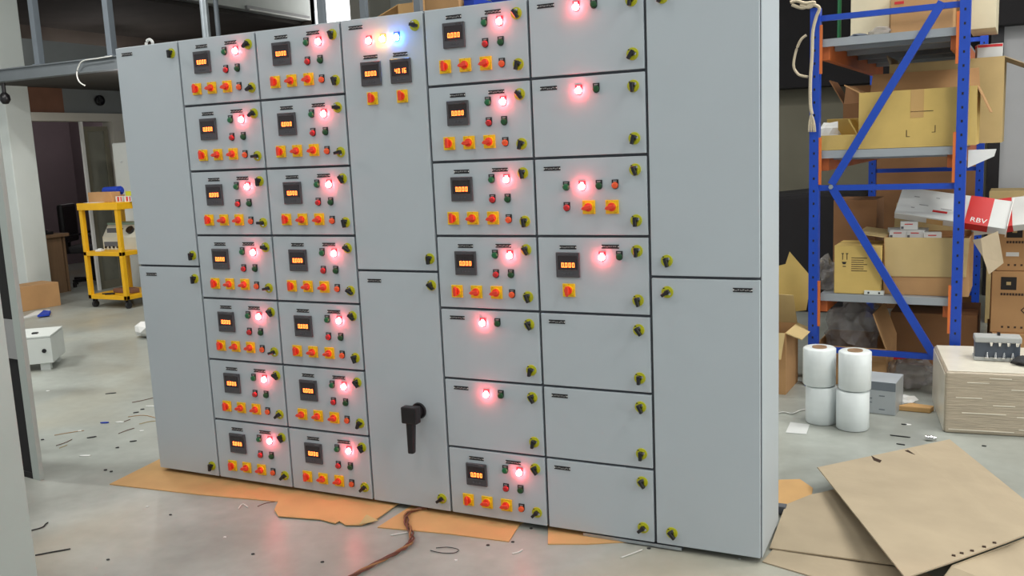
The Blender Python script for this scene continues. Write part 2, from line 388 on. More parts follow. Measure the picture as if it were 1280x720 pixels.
def mk_knob():
    b = MB(); ycyl(b, 0, 0, -.010, -.017, .0165, .0150, 20)
    pts = [(-.0065, -.017, -.017), (.0065, -.017, -.017), (.0075, -.017, .014), (.0, -.017, .0235), (-.0075, -.017, .014)]
    b.prism(pts, (0, -.013, 0)); return b.mesh('switch_knob', 'red', bevel=.0016, seg=1)
KNOB = mk_knob()
def mk_esc():
    b = MB(); ycyl(b, 0, 0, 0, -.0045, .0225, .0215, 24); ycyl(b, 0, 0, -.0045, -.0075, .015, .0145, 20)
    b.box(-.0155, -.0050, .0125, -.009, -.0045, .0165, 1)
    return b.mesh('latch_plate', ['lime', 'black'])
ESC = mk_esc()
def mk_latch():
    b = MB(); ycyl(b, 0, 0, -.0075, -.019, .0095, .0090, 16)
    b.prism([(-.0058, -.011, -.0215), (.0058, -.011, -.0215), (.0068, -.011, .013), (-.0068, -.011, .013)], (0, -.015, 0))
    b.cyl((.0095, -.0075, .006), (.0095, -.0105, .006), .0055, n=10, m=1)
    return b.mesh('latch_knob', ['black', 'chrome'], bevel=.0015, seg=1)
LATCH = mk_latch()
def mk_meter():
    b = MB().box(-.048, -.009, -.048, .048, 0, .048, 0)
    b.box(-.041, -.0098, -.020, .041, -.009, .036, 1)
    for i in range(3): b.box(-.018 + i * .014, -.0102, -.036, -.010 + i * .014, -.009, -.030, 2)
    b.box(.012, -.0096, .040, .036, -.009, .043, 3)
    return b.mesh('meter', ['meter', 'meterwin', 'gasket', 'greytxt'], bevel=.0014, seg=1)
METER = mk_meter()
SEG = {'0': 'abcdef', '1': 'bc', '4': 'fgbc', '6': 'acdefg'}
def mk_digits(s_):
    b = MB(); w_, h_, th = .0090, .0175, .0020; x = 0; xs = []
    chars = [c for c in s_ if c != '.']
    pitch = .0145; x0 = -pitch * (len(chars) - 1) / 2; k = -1
    for c in s_:
        if c == '.':
            cx = x0 + k * pitch + .0072; b.box(cx - .0010, -.0108, -h_ / 2 - .001, cx + .0012, -.0098, -h_ / 2 + .0016); continue
        k += 1; cx = x0 + k * pitch
        R = {'a': (-w_ / 2, h_ / 2 - th, w_ / 2, h_ / 2), 'd': (-w_ / 2, -h_ / 2, w_ / 2, -h_ / 2 + th), 'g': (-w_ / 2, -th / 2, w_ / 2, th / 2),
             'f': (-w_ / 2, 0, -w_ / 2 + th, h_ / 2), 'e': (-w_ / 2, -h_ / 2, -w_ / 2 + th, 0), 'b': (w_ / 2 - th, 0, w_ / 2, h_ / 2), 'c': (w_ / 2 - th, -h_ / 2, w_ / 2, 0)}
        for sg in SEG[c]:
            q = R[sg]; b.box(cx + q[0], -.0108, q[1], cx + q[2], -.0098, q[3])
    return b.mesh('meter_display', 'digit')
DIG = {'0.000': mk_digits('0.000'), '4016': mk_digits('4016')}
def mk_name(seed, w_=.068):
    r = random.Random(seed); b = MB().box(-w_ / 2, -.0015, -.0075, w_ / 2, 0, .0075, 0)
    x = -w_ / 2 + .007
    while x < w_ / 2 - .009:
        l = r.uniform(.002, .006); z = r.uniform(-.0015, .0015)
        b.box(x, -.0019, z - .0022, x + l, -.0015, z + .0016, 1); x += l + r.uniform(.001, .0035)
    for sx in (-1, 1): b.box(sx * (w_ / 2 - .0022) - .0022, -.0019, -.002, sx * (w_ / 2 - .0022) + .0022, -.0015, .002, 2)
    return b.mesh('nameplate', ['black', 'greytxt', 'white'])
NAMES = [mk_name(i) for i in range(5)]
YD = -.020     # door face
_door_mesh = {}
def door(c, z0, z1):
    """z0/z1 = distances from the panel top; returns the door (origin: its cell's top left corner)"""
    w_ = XS[c + 1] - XS[c]; key = (round(w_, 4), round(z1 - z0, 4)); g = .0052
    if key not in _door_mesh:
        _door_mesh[key] = MB().box(g, YD, -(z1 - z0) + g, w_ - g, -.004, -g).mesh('door', 'panel', bevel=.0022)
    return link('door', _door_mesh[key], CP, (XS[c], 0, ZT - z0))
def put(d, name, me, x, z, rot=0.0, y=YD):
    return link(name, me, d, (x, y, -z), (0, rot, 0))
rl = random.Random(3)
def lamp(d, x, z, ln, lg='black'):
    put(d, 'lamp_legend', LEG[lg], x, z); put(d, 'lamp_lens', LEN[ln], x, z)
def latch(d, x, z, ang):
    put(d, 'latch_plate', ESC, x, z); put(d, 'latch_knob', LATCH, x, z, math.radians(ang))
def switch(d, x, z, ang):
    put(d, 'switch_plate', PLATE, x, z); put(d, 'switch_knob', KNOB, x, z, math.radians(ang))
def meter(d, x, z, s_='0.000'):
    put(d, 'meter', METER, x, z); put(d, 'meter_display', DIG[s_], x + .002, z)
def nameplate(d, x, z): put(d, 'nameplate', rl.choice(NAMES), x, z)
# lamp sub-mesh origins: -y is outwards already
def feeder(c, r, a1, a2, s1=0):
    d = door(c, r * RH, (r + 1) * RH); o_ = .006 if c in (1, 2) else 0.0
    nameplate(d, .135 + o_, .040); meter(d, .134 + o_, .109); nameplate(d, .305 + o_, .038)
    lamp(d, .268 + o_, .075, 'gbtn'); lamp(d, .333 + o_, .077, 'lred', 'legr')
    lamp(d, .268 + o_, .153, 'rbtn'); lamp(d, .334 + o_, .152, 'gbtn2')
    switch(d, .088 + o_, .225, s1); switch(d, .177 + o_, .225, -98); switch(d, .267 + o_, .225, -103)
    lamp(d, .335 + o_, .232, 'obtn'); latch(d, .403 + o_, .053, a1); latch(d, .403 + o_, .239, a2)
    return d
# knob angles read off each door (0 = wing hanging down; positive turns the lower end to the right)
A2 = [(55, 60), (60, 85), (0, 92), (-75, 80), (-45, 75), (-55, 50), (-40, 45)]
A3 = [(-20, -15), (-85, 80), (-30, -10), (-60, -60), (-50, -20), (-40, 20), (-35, 45)]
A5 = [(-35, 15), (-40, 15), (-10, -5), (-35, -20), (-30, 10), (-30, 10), (-35, 45)]
for r in range(7):
    feeder(1, r, *A2[r]); feeder(2, r, *A3[r], s1=(-95 if r == 5 else 0))
for r in (0, 1, 2, 3, 6): feeder(4, r, *A5[r])
for r in (4, 5):
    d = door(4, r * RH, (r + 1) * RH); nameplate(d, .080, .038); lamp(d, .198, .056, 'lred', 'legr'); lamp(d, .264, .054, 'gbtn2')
    latch(d, .403, .052, A5[r][0]); latch(d, .404, .238, A5[r][1])
A6 = [(10, 35), (-5, 15), (-20, 0), (0, -15), (-35, 0), (-25, 0), (-35, 50)]
for r in range(7):
    d = door(5, r * RH, (r + 1) * RH)
    latch(d, .402, .053, A6[r][0]); latch(d, .402, .238, A6[r][1])
    if r in (0, 1):
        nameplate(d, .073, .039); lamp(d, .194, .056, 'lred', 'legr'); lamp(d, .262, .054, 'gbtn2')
    elif r == 2:
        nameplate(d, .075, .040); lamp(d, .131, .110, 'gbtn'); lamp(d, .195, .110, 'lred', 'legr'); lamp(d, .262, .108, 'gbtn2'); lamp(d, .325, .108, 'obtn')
        lamp(d, .131, .188, 'rbtn'); switch(d, .220, .187, -105); switch(d, .312, .187, -105)
    elif r == 3:
        nameplate(d, .129, .042); nameplate(d, .299, .038); meter(d, .128, .109); lamp(d, .266, .078, 'lred', 'legr'); lamp(d, .334, .075, 'gbtn2'); switch(d, .128, .207, 180)
    else: nameplate(d, .072, .036)
SP = 3.5 * RH
d = door(0, 0, SP); nameplate(d, .077, .037); latch(d, .358, .055, 0); latch(d, .366, .986, 0)
d = door(0, SP, HP); nameplate(d, .085, .042); latch(d, .366, .057, 0); latch(d, .358, HP - SP - .054, 5)
d = door(3, 0, SP); nameplate(d, .077, .037)
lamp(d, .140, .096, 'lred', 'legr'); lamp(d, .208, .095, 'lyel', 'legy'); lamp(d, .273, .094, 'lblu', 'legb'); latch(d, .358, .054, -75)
nameplate(d, .140, .159); nameplate(d, .283, .160); meter(d, .140, .226); meter(d, .283, .225, '4016'); switch(d, .139, .325, 0); switch(d, .283, .325, 0); latch(d, .366, .985, 0)
d = door(3, SP, HP); nameplate(d, .085, .043); latch(d, .366, .056, -50); latch(d, .357, HP - SP - .058, 55)
# rotary main handle on the lower incomer door
hb = MB(); ycyl(hb, 0, 0, 0, -.010, .036, .034, 28); ycyl(hb, 0, 0, -.010, -.045, .026, .026, 24)
hb.box(-.038, -.085, -.036, .036, -.045, .036)
hb.prism([(-.020, -.080, -.030), (.018, -.080, -.030), (.012, -.088, -.165), (-.014, -.088, -.165)], (0, .026, 0))
put(d, 'main_handle', hb.mesh('main_handle', 'black', bevel=.006, seg=2), .268, 1.640 - SP)
d = door(6, 0, SP); latch(d, .064, .055, 30); latch(d, .064, .980, -15)
d = door(6, SP, HP); nameplate(d, .336, .040); latch(d, .064, .055, 55); latch(d, .065, HP - SP - .055, -40)

# ------------------------------------------------------------------ cartons and sheets
def sheet(name, label, pts, th=.005, m='korange', cat='cardboard', group=None, parent=None):
    o = MB().prism([V(p) for p in pts], (0, 0, th)).build(name, m, parent)
    if parent is None: tag(o, label, cat, group)
    return o
def carton(name, label, loc, size, rz=0.0, m='kraft', flaps=None, tape=False, cat='box', group=None, th=.006, mflap=None):
    """box standing at loc (centre of its base); flaps: dict side -> opening angle from closed (0 shut, 90 upright, 200 hanging outside)"""
    L, W, H_ = size; t_ = thing(name, label, cat, loc, rz, group)
    x, y = L / 2, W / 2; b = MB()
    if flaps:
        b.box(-x, -y, 0, x, y, th); b.box(-x, -y, th, x, -y + th, H_); b.box(-x, y - th, th, x, y, H_)
        b.box(-x, -y + th, th, -x + th, y - th, H_); b.box(x - th, -y + th, th, x, y - th, H_)
        b.build('carton_body', m, t_)
        for sd, (ang, ln) in flaps.items():
            A = math.radians(ang)
            if sd in 'fb':
                s_ = -1 if sd == 'f' else 1
                # closed direction points inward
                dv = V((0, -s_ * math.cos(A), math.sin(A))); o0 = V((0, s_ * (y - th / 2), H_)); ax = V((1, 0, 0)); hw = x - .004
            else:
                s_ = -1 if sd == 'l' else 1
                dv = V((-s_ * math.cos(A), 0, math.sin(A))); o0 = V((s_ * (x - th / 2), 0, H_)); ax = V((0, 1, 0)); hw = y - .004
            nr = dv.cross(ax).normalized() * (th / 2)
            j = .012
            pts = [o0 - ax * hw, o0 + ax * hw, o0 + ax * (hw - j) + dv * ln, o0 - ax * (hw - j * .4) + dv * ln * 1.03]
            MB().prism([p - nr for p in pts], nr * 2).build('flap', mflap or m, t_)
    else:
        b.box(-x, -y, 0, x, y, H_); b.build('carton_body', m, t_, bevel=.004)
        MB().box(-x + .002, -.0015, H_, x - .002, .0015, H_ + .0008).build('flap_seam', 'print', t_)
        if tape: MB().box(-x - .0008, -.028, H_ - .10, x + .0008, .028, H_ + .0012).build('tape_strip', 'tape', t_)
    return t_
def decal(parent, name, x0, z0, x1, z1, y, m, d=-.0012):
    return MB().box(x0, y + d, z0, x1, y, z1).build(name, m, parent)
F0 = lambda x, y, z=0.001: onz(x, y, z)
# loose cardboard under and beside the panel
def flat(pix, world_tail, z): return [onz(x, y, z) for x, y in pix] + [V((a_, b_, z)) for a_, b_ in world_tail]
sheet('cardboard_sheet', 'long tan cardboard sheet under the left end of the grey panel', flat([(137, 606), (250, 619), (350, 628)], [(0.98, .12), (0.2, .30)], .0005) + [onz(203, 573, .0005)], .0045)
sheet('cardboard_sheet', 'torn tan cardboard piece with curled corner under the panel', flat([(350, 623), (343, 638), (348, 646), (400, 650), (419, 655), (424, 652), (432, 657), (452, 657), (470, 650), (497, 631)], [(1.45, .12), (0.90, .12)], .0052), .0045)
sheet('cardboard_sheet', 'rectangular tan cardboard piece crossed by the brown cable', flat([(472, 660), (560, 668), (636, 678), (650, 656)], [(2.05, .15), (1.48, .15)], .0005), .0045)
sheet('cardboard_sheet', 'narrow tan cardboard wedge beside the thin grey metal rail', flat([(685, 655), (685, 681), (735, 681), (787, 678)], [(2.62, .12), (2.1, .12)], .0005), .0045)
p = onz(455, 652, .006)
sheet('cardboard_flake', 'small grey-brown flake curling up on the torn cardboard', [onz(449, 656, .011), onz(473, 651, .011), onz(458, 644, .032)], .003, 'kolive')
a, b = V((2.31, -.012, 0)), V((2.69, -.03, 0))
tag(MB().box(2.30, -.016, .006, 2.70, .025, .0085).box(2.30, -.016, .0085, 2.70, -.0135, .018).build('metal_rail', 'galv'), 'thin grey metal rail poking out under the panel front', 'rail')
# sheets right of the panel
sheet('cardboard_sheet', 'orange-tan cardboard scrap lying behind the panel corner', flat([(970, 630), (966, 601), (1000, 600), (1016, 611), (1012, 640)], [], .0005), .0045, 'korange')
sheet('cardboard_sheet', 'brown cardboard sheet shaded under the big propped sheet', [onz(982, 632, .03), onz(1012, 620, .03), onz(1042, 613, .035), onz(1100, 640, .03), onz(1160, 700, .02), onz(1120, 707, .012), onz(1080, 702, .010), onz(962, 686, .006)], .005, 'ktan')
sheet('cardboard_sheet', 'pale cardboard sheet lying lowest, at the panel foot corner', [onz(953, 703, .001), onz(966, 688, .001), onz(1130, 706, .001), onz(1200, 735, .001), onz(1130, 770, .001), onz(1030, 726, .001)], .004, 'ktan')
T_ = thing('flattened_carton', 'large flattened carton sheet propped up, creased, in front of wrapped block', 'cardboard', (0, 0, 0))
def plane_hit(p0, p1, p2, x, y):
    n_ = (p1 - p0).cross(p2 - p0); d_ = ray(x, y); return CAM + d_ * ((p0 - CAM).dot(n_) / d_.dot(n_))
def sheetpoly(name, pts, m, th=.005):
    n_ = (pts[1] - pts[0]).cross(pts[2] - pts[0]).normalized()
    if n_.z < 0: n_ = -n_
    return MB().prism(pts, n_ * -th).build(name, m, T_)
q0, q1, q2 = onz(1022, 584, .095), onz(1187, 549, .030), onz(1132, 722, .14)
hit = lambda x, y: plane_hit(q0, q1, q2, x, y)
c0_, c1_ = hit(1140, 559), hit(1262, 676)
q3 = onz(1300, 640, .012)
hit2 = lambda x, y: plane_hit(c0_, c1_, q3, x, y)
sheetpoly('main_face', [q0, c0_, c1_, hit(1188, 703), q2], 'ktan')
sheetpoly('folded_strip', [c0_, onz(1187, 549, .014), q3, onz(1300, 661, .05), c1_], 'ktan')
e0, e1 = hit(1190, 705), onz(1300, 664, .05)
sheetpoly('front_flap', [e0 - V((0, 0, .004)), e1 - V((0, 0, .004)), onz(1330, 760, .004), onz(1140, 775, .004)], 'ktan')
for i_, (x_, y_) in enumerate([(1192, 695), (1202, 692), (1215, 689), (1230, 684), (1243, 679)]):
    p = hit(x_, y_); MB().box(p.x - .006, p.y - .004, p.z - .004, p.x + .006, p.y + .004, p.z + .0045).build('torn_hole', 'print', T_)
# small debris
def bit(name, label, x, y, L, W_, ang, m, H_=.006, cat='debris', group=None):
    p = onz(x, y, 0); n = 7; rr = random.Random(int(x * 7 + y))
    pts = [(L / 2 * math.cos(a_) * rr.uniform(.75, 1.1), W_ / 2 * math.sin(a_) * rr.uniform(.7, 1.15), 0.0008) for a_ in [i * 2 * math.pi / n for i in range(n)]]
    o = MB().prism(pts, (0, 0, H_)).build(name, m)
    o.location = (p.x, p.y, 0); o.rotation_euler = (0, 0, math.radians(ang)); return tag(o, label, cat, group)
G1 = 'dark scraps on the floor left of the panel'
for x, y, L, a_ in [(139, 492, .10, 10), (115, 547, .07, 25), (166, 552, .05, 15), (147, 560, .025, 0), (132, 588, .025, 0), (139, 590, .02, 40), (53, 550, .025, 0), (170, 516, .05, 30), (178, 512, .04, 20)]:
    bit('scrap', 'small dark scrap on bare floor left of the panel', x, y, L * .8, .016, a_ + 26, 'rubber', .004, 'scrap', G1)
G2 = 'pale scraps on the floor left of the panel'
for x, y, L in [(107, 570, .07), (188, 508, .08), (150, 528, .06), (177, 539, .03), (100, 539, .03), (60, 489, .03)]:
    bit('paper_scrap', 'small white scrap on bare floor left of the panel', x, y, L, .025, 20, 'white', .003, 'scrap', G2)
bit('tape_scrap', 'tiny blue scrap among twigs left of the panel', 131, 529, .06, .02, 26, 'bluefab', .006, 'scrap')
def wire(name, label, pts, r, m, cat='wire', group=None, n=5, ):
    return tag(MB().tube(spline([V(p) for p in pts], 5), r, n).build(name, m), label, cat, group)
G3 = 'thin brown wire offcuts left of the panel'
for seg_ in [[(68, 544), (85, 541), (105, 538)], [(148, 542), (158, 538), (168, 535)], [(160, 521), (180, 519), (197, 523)], [(174, 530), (186, 527), (196, 526)], [(155, 527), (163, 524)], [(70, 557), (82, 553), (90, 549)], [(74, 560), (84, 556)], [(165, 503), (180, 500), (192, 497)]]:
    wire('wire_offcut', 'thin brown wire offcut on floor left of the panel', [onz(x, y, .003) for x, y in seg_], .0020, random.choice(['copper', 'kraft', 'kolive']), 'wire', G3)
G4 = 'dark wire offcuts on the near floor'
for seg_ in [[(39, 663), (53, 659), (57, 655), (60, 653)], [(44, 694), (65, 690), (88, 686)]]:
    wire('wire_offcut', 'dark bent wire offcut on floor beside tall pale cabinet', [onz(x, y, .004) for x, y in seg_], .003, 'rubber', 'wire', G4)
G5 = 'pale wire offcuts in front of the panel'
for seg_ in [[(776, 697), (790, 692), (803, 687)], [(640, 692), (648, 690), (653, 687)], [(488, 669), (500, 667), (512, 665)], [(298, 636), (303, 630), (310, 634)]]:
    wire('wire_offcut', 'short white wire offcut on floor in front of the panel', [onz(x, y, .004) for x, y in seg_], .0028, 'wirew', 'wire', G5)
wire('wire_loop', 'thin dark wire loop on floor before the crossed cardboard', [onz(x, y, .004) for x, y in [(538, 688), (552, 691), (568, 691), (573, 687), (560, 684), (545, 685)]], .0016, 'rubber')
wire('wire_offcut', 'short red-brown wire tail at the torn cardboard edge', [onz(x, y, .012) for x, y in [(322, 633), (332, 629), (344, 627)]], .002, 'copper')
G6 = 'tiny specks on floor in front of the panel'
for x, y, m_ in [(281, 672, 'white'), (184, 634, 'white'), (213, 644, 'rubber'), (316, 693, 'rubber'), (403, 703, 'rubber'), (135, 700, 'rubber'), (570, 701, 'white'), (610, 682, 'rubber'), (641, 678, 'rubber'), (664, 661, 'rubber'), (811, 686, 'rubber'), (924, 699, 'greyplas')]:
    bit('speck', 'tiny crumb on floor in front of the panel', x, y, .015, .011, 20, m_, .003, 'scrap', G6)
# brown cable bundle
CB = thing('cable_bundle', 'brown twisted cable bundle crossing cardboard from under the panel', 'cable', (0, 0, 0))
base_ = spline([V((1.565, .012, .0115)), onz(511, 640, .0155), onz(508, 652, .0155), onz(514, 666, .0155), onz(513, 678, .0125), onz(497, 690, .010), onz(470, 704, .010), onz(440, 720, .010), onz(400, 742, .010)], 10)
for k, m_ in enumerate(['copper', 'copper', 'kdark']):
    pts = []
    for i, p in enumerate(base_):
        ph = i * .35 + k * 2.1; pts.append(p + V((.006 * math.cos(ph), .006 * math.cos(ph), .004 * math.sin(ph))))
    MB().tube(pts, .0042, 6).build('wire', m_, CB)

# ------------------------------------------------------------------ tall pale cabinets at the left edge
c0 = onz(58, 800, 0)
N = thing('tall_cabinet', 'tall pale grey steel cabinet standing next to slim dark door frame', 'cabinet', (c0.x, c0.y, 0), math.radians(4))
MB().box(-.60, -.90, .06, 0, 0, 2.0).build('cabinet_body', 'cabgrey', N, bevel=.004)
MB().box(-.58, -.88, 0, -.02, -.02, .06).build('plinth', 'gasket', N)
pa = onz(53, 600, 0)
N = thing('door_frame', 'slim pale steel door frame with black painted-in shade beside tall cabinet', 'door frame', (pa.x, pa.y, 0), math.radians(-6))
MB().box(-.062, -.012, 0, 0, .012, 2.0).build('stile', 'cabgrey', N, bevel=.003)
MB().box(-.70, -.012, 0, -.638, .012, 2.0).build('stile', 'cabgrey', N, bevel=.003)
MB().box(-.638, -.012, 1.94, -.062, .012, 2.0).build('rail', 'cabgrey', N)
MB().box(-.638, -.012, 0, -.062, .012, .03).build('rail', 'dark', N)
MB().box(-.638, -.004, .03, -.062, .008, 1.94).build('shade_infill', 'dark', N)  # black sheet imitates the shade of the open gap
MB().box(-.638, -.010, .62, -.062, -.004, .82).build('cross_plate', 'greytxt', N)

# ------------------------------------------------------------------ white enclosure on the floor, far left
fr = onz(68, 462, 0); br = onz(83, 448, 0); ax = (br - fr); ang = math.atan2(ax.y, ax.x) - math.pi / 2
N = thing('steel_enclosure', 'low white steel enclosure lying on its back on the floor', 'enclosure', (fr.x, fr.y, 0), ang)
D_ = ax.length
MB().box(-.62, 0, .055, 0, D_, .255).build('enclosure_body', 'encl', N, bevel=.004)
MB().box(-.62, 0, .258, 0, D_, .272).build('lid', 'encl', N, bevel=.003)
MB().box(-.615, .004, .2545, -.005, D_ - .004, .259).build('lid_gasket', 'gasket', N)
for x_, y_ in ((-.10, .02), (-.56, .02), (-.10, D_ - .1), (-.56, D_ - .1)): MB().box(x_, y_, 0, x_ + .07, y_ + .06, .055).build('foot', 'encl', N)
MB().cyl((-.055, .0, .155), (-.055, -.008, .155), .016).build('lock', 'black', N)
MB().box(-.16, .12, .272, -.12, .16, .282).build('lid_knob', 'black', N)

# ------------------------------------------------------------------ yellow trolley and what it carries
TX0, TX1, TY0, TY1 = -4.99, -4.40, 3.70, 4.28
N = thing('trolley', 'yellow steel trolley with three shelves on castors', 'trolley', (TX0, TY0, 0))
W_, D_ = TX1 - TX0, TY1 - TY0; tb = .045
for x_ in (0, W_ - tb):
    for y_ in (0, D_ - tb): MB().box(x_, y_, .10, x_ + tb, y_ + tb, 1.13).build('leg', 'tyellow', N, bevel=.003)
for z_ in (.10, .58): MB().box(0, 0, z_, W_, D_, z_ + .045).build('shelf', 'tyellow', N, bevel=.003)
MB().box(-.01, -.01, 1.08, W_ + .01, D_ + .01, 1.155).build('top', 'tyellow', N, bevel=.004)
for x_ in (.04, W_ - .04):
    for y_ in (.05, D_ - .05):
        c = MB().cyl((x_ - .014, y_, .038), (x_ + .014, y_, .038), .038, n=16).box(x_ - .02, y_ - .018, .05, x_ - .015, y_ + .018, .10).box(x_ + .015, y_ - .018, .05, x_ + .02, y_ + .018, .10)
        c.build('castor', 'rubber', N)
def onT(x, y, z): return V((TX0 + x, TY0 + y, z))
def pT(x, y, Y): p = ony(x, y, Y); return p
q1, q2 = pT(109, 246, 3.84), pT(141, 250, 3.84)
carton('carton', 'small brown carton on yellow trolley top', ((q1.x + q2.x) / 2, 3.90, 1.1555), (q2.x - q1.x, .12, .11), math.radians(-4), 'kraft')
q1 = pT(131, 234, 4.06)
o = MB().cyl((0, 0, 0), (.27, 0, 0), .042, .050, 14).cyl((.27, 0, 0), (.30, 0, 0), .022, n=10).box(-.01, -.035, -.115, .29, .035, -.046, 1).build('cloth_roll', ['bluefab', 'kdark']); o.location = (q1.x, 4.06, 1.272); o.rotation_euler = (0, 0, math.radians(-6))
tag(o, 'blue cloth roll lying behind small brown carton on trolley', 'roll')
for i_, (x_, l_) in enumerate([(152, 'white and red small box on trolley top before blue roll'), (163, 'white and red small box at the trolley corner')]):
    q1 = pT(x_, 248, 3.90); t_ = thing('small_box', l_, 'box', (q1.x, 3.90, 1.1555), .05)
    MB().box(-.045, -.04, 0, .045, .04, .06).build('box_body', 'wcard', t_); MB().box(-.02, -.0412, .006, .005, -.04, .055).build('red_stripe', 'redprint', t_); MB().box(.025, -.0412, .006, .04, -.04, .055).build('red_stripe', 'redprint', t_)
q1 = pT(163, 236, 3.92); t_ = tag(MB().box(-.05, -.02, 0, .05, .02, .05).build('yellow_case', 'lime', None, .004), 'small yellow case on top of white boxes', 'case'); t_.location = (q1.x, 3.91, 1.2165)
t_ = tag(MB().prism([(0, 0, 0), (.19, -.03, 0), (.23, .10, 0), (.02, .14, 0)], (0, 0, .002)).build('paper_sheet', 'white'), 'white paper sheet at front of trolley top', 'paper'); t_.location = onT(.03, .05, 1.1556)
# test instrument on the middle shelf
N = thing('test_instrument', 'grey test instrument with sloping dial face on trolley shelf', 'instrument', onT(.33, .20, .626), math.radians(6))
MB().prism([(-.22, .0, 0), (-.22, .30, 0), (-.22, .30, .27), (-.22, .10, .27), (-.22, .0, .14)], (.46, 0, 0)).build('case', 'tealgrey', N, bevel=.005)
MB().box(-.225, .095, .27, .245, .31, .29).build('lid', 'tealtop', N, bevel=.004)
MB().box(-.20, -.004, .04, .03, .0, .09).build('dark_band', 'gasket', N)
for i in range(4): MB().cyl((-.18 + i * .055, 0, .03), (-.18 + i * .055, -.014, .03), .012, n=10).build('terminal', 'black', N)
MB().cyl((.14, .05, .205), (.14, .028, .225), .045, n=18).build('dial', 'black', N)
MB().box(-.18, .035, .18, .02, .075, .235).build('scale_plate', 'gasket', N)
bx_ = tag(MB().box(-.04, -.03, 0, .04, .03, .02).box(-.02, -.01, .02, .02, .02, .03).build('clip', 'white', None, .003), 'small white plastic piece at front of trolley shelf', 'part'); bx_.location = onT(.20, .05, .6265)
o = tag(MB().prism([(-.16, -.06, 0), (.14, -.07, 0), (.17, .02, 0), (.05, .07, 0), (-.14, .05, 0)], (0, 0, .05)).build('leather_bag', 'boardbr', None, .012), 'flat brown bag on lowest trolley shelf', 'bag'); o.location = onT(.36, .22, .146)
wire('black_cable', 'black cable on lowest trolley shelf', [onT(.16, .05, .152), onT(.26, .10, .155), onT(.33, .06, .155), onT(.24, .02, .152)], .007, 'black', 'cable')
# white cupboard behind the trolley
q1 = ony(139, 179, 4.50)
N = thing('white_cupboard', 'plain white cupboard standing behind the yellow trolley', 'cupboard', (q1.x, 4.50, 0))
MB().box(0, 0.02, .06, .95, .5, q1.z).build('cupboard_body', 'encl', N, bevel=.005)
MB().box(.01, 0, .08, .94, .02, q1.z - .01).build('door_leaf', 'encl', N, bevel=.003)
MB().cyl((.14, 0, q1.z - .22), (.14, -.012, q1.z - .22), .012, n=10).build('lock', 'chrome', N); MB().box(.03, .05, 0, .92, .48, .06).build('plinth', 'gasket', N)
# carton + papers by the pillar
a = onz(23, 392); b = onz(72, 380)
carton('carton', 'long low brown carton on floor at the white pillar foot', (-5.72, 3.46, 0), (.34, .62, .27), math.radians(-8), 'kraft')
t_ = tag(MB().prism([onz(24, 400), onz(45, 395), onz(60, 392), (onz(63, 388)), onz(45, 390)], (0, 0, .012)).build('paper_litter', 'white'), 'crumpled white paper on floor before brown carton', 'paper')
t_ = tag(MB().prism([onz(47, 398), onz(62, 396), onz(64, 392), onz(55, 391)], (0, 0, .018)).build('blue_sleeve', 'bluefab'), 'small blue plastic sleeve on floor before brown carton', 'sleeve'); t_.location.z = .013
# desk and chair in the office
N = thing('office_desk', 'brown wooden desk inside the doorway beside black chair', 'desk', (-7.1, 4.12, 0))
MB().box(0, 0, .70, .75, .5, .74).build('desk_top', 'desk', N, bevel=.004); MB().box(.03, .03, 0, .70, .06, .70).build('side_panel', 'desk', N); MB().box(.67, .06, 0, .70, .42, .70).build('front_panel', 'desk', N)
MB().box(.03, .44, 0, .70, .47, .70).build('side_panel', 'desk', N)
t_ = tag(MB().box(-.14, -.10, 0, .14, .10, .035).box(-.1, -.05, .035, .08, .07, .05).build('black_folder', 'black', None, .006), 'black folder lying on the brown desk', 'folder'); t_.location = (-6.55, 4.35, .741)
N = thing('office_chair', 'black office chair with blue-grey back behind the white post', 'chair', (-6.62, 5.12, 0), math.radians(120))
MB().box(-.24, -.24, .44, .24, .24, .53).build('seat', 'rubber', N, bevel=.03); MB().box(-.23, .20, .58, .23, .28, 1.08).build('backrest', 'black', N, bevel=.035)
MB().cyl((0, 0, .10), (0, 0, .44), .03).build('column', 'black', N)
for i in range(5):
    an = i * 2 * math.pi / 5; MB().box(0, -.02, .06, .28, .02, .10, 0, Matrix.Rotation(an, 4, 'Z')).cyl((.27 * math.cos(an), .27 * math.sin(an), .0), (.27 * math.cos(an), .27 * math.sin(an), .06), .025, n=10).build('leg', 'black', N)
for s_ in (-1, 1): MB().tube(spline([(s_ * .25, .18, .46), (s_ * .29, .15, .66), (s_ * .29, -.12, .68), (s_ * .26, -.16, .48)], 6), .018).build('armrest', 'black', N)
MB().box(-.02, .24, .50, .02, .27, .62).build('back_bar', 'black', N)
# transom fan, white wire, wall fitting, rag
N = thing('exhaust_fan', 'small dark exhaust fan mounted in the grey transom', 'fan', (WX - .04, 5.02, 2.36)); N.scale = (.6, .6, .6)
MB().lathe([(.06, 0), (.10, .0), (.11, .03), (.11, .07), (.10, .08)], 20, 0, Matrix.Rotation(math.pi / 2, 4, 'Y')).build('ring', 'black', N)
MB().cyl((.01, 0, 0), (.05, 0, 0), .03, n=12).build('hub', 'black', N)
for i in range(4): MB().box(-.002 + .03, -.025, .03, .004 + .03, .025, .1, 0, Matrix.Rotation(i * math.pi / 2, 4, 'X')).build('blade', 'rubber', N)
wire('white_cable', 'white cable dangling from the steel mezzanine beam', [ony(x, y, 3.34) for x, y in [(140, 70), (122, 73), (104, 76), (98, 84), (96, 93), (99, 102), (106, 107)]], .007, 'wirew', 'cable')
N = thing('beam_hook', 'small dark lamp holder hanging under the mezzanine beam', 'lamp holder', ony(4, 106, 3.42))
MB().cyl((0, 0, -.08), (0, 0, .02), .02, n=10).build('stem', 'black', N); MB().lathe([(.02, -.08), (.05, -.11), (.055, -.16), (.03, -.20), (.001, -.205)], 14).build('shade', 'black', N)
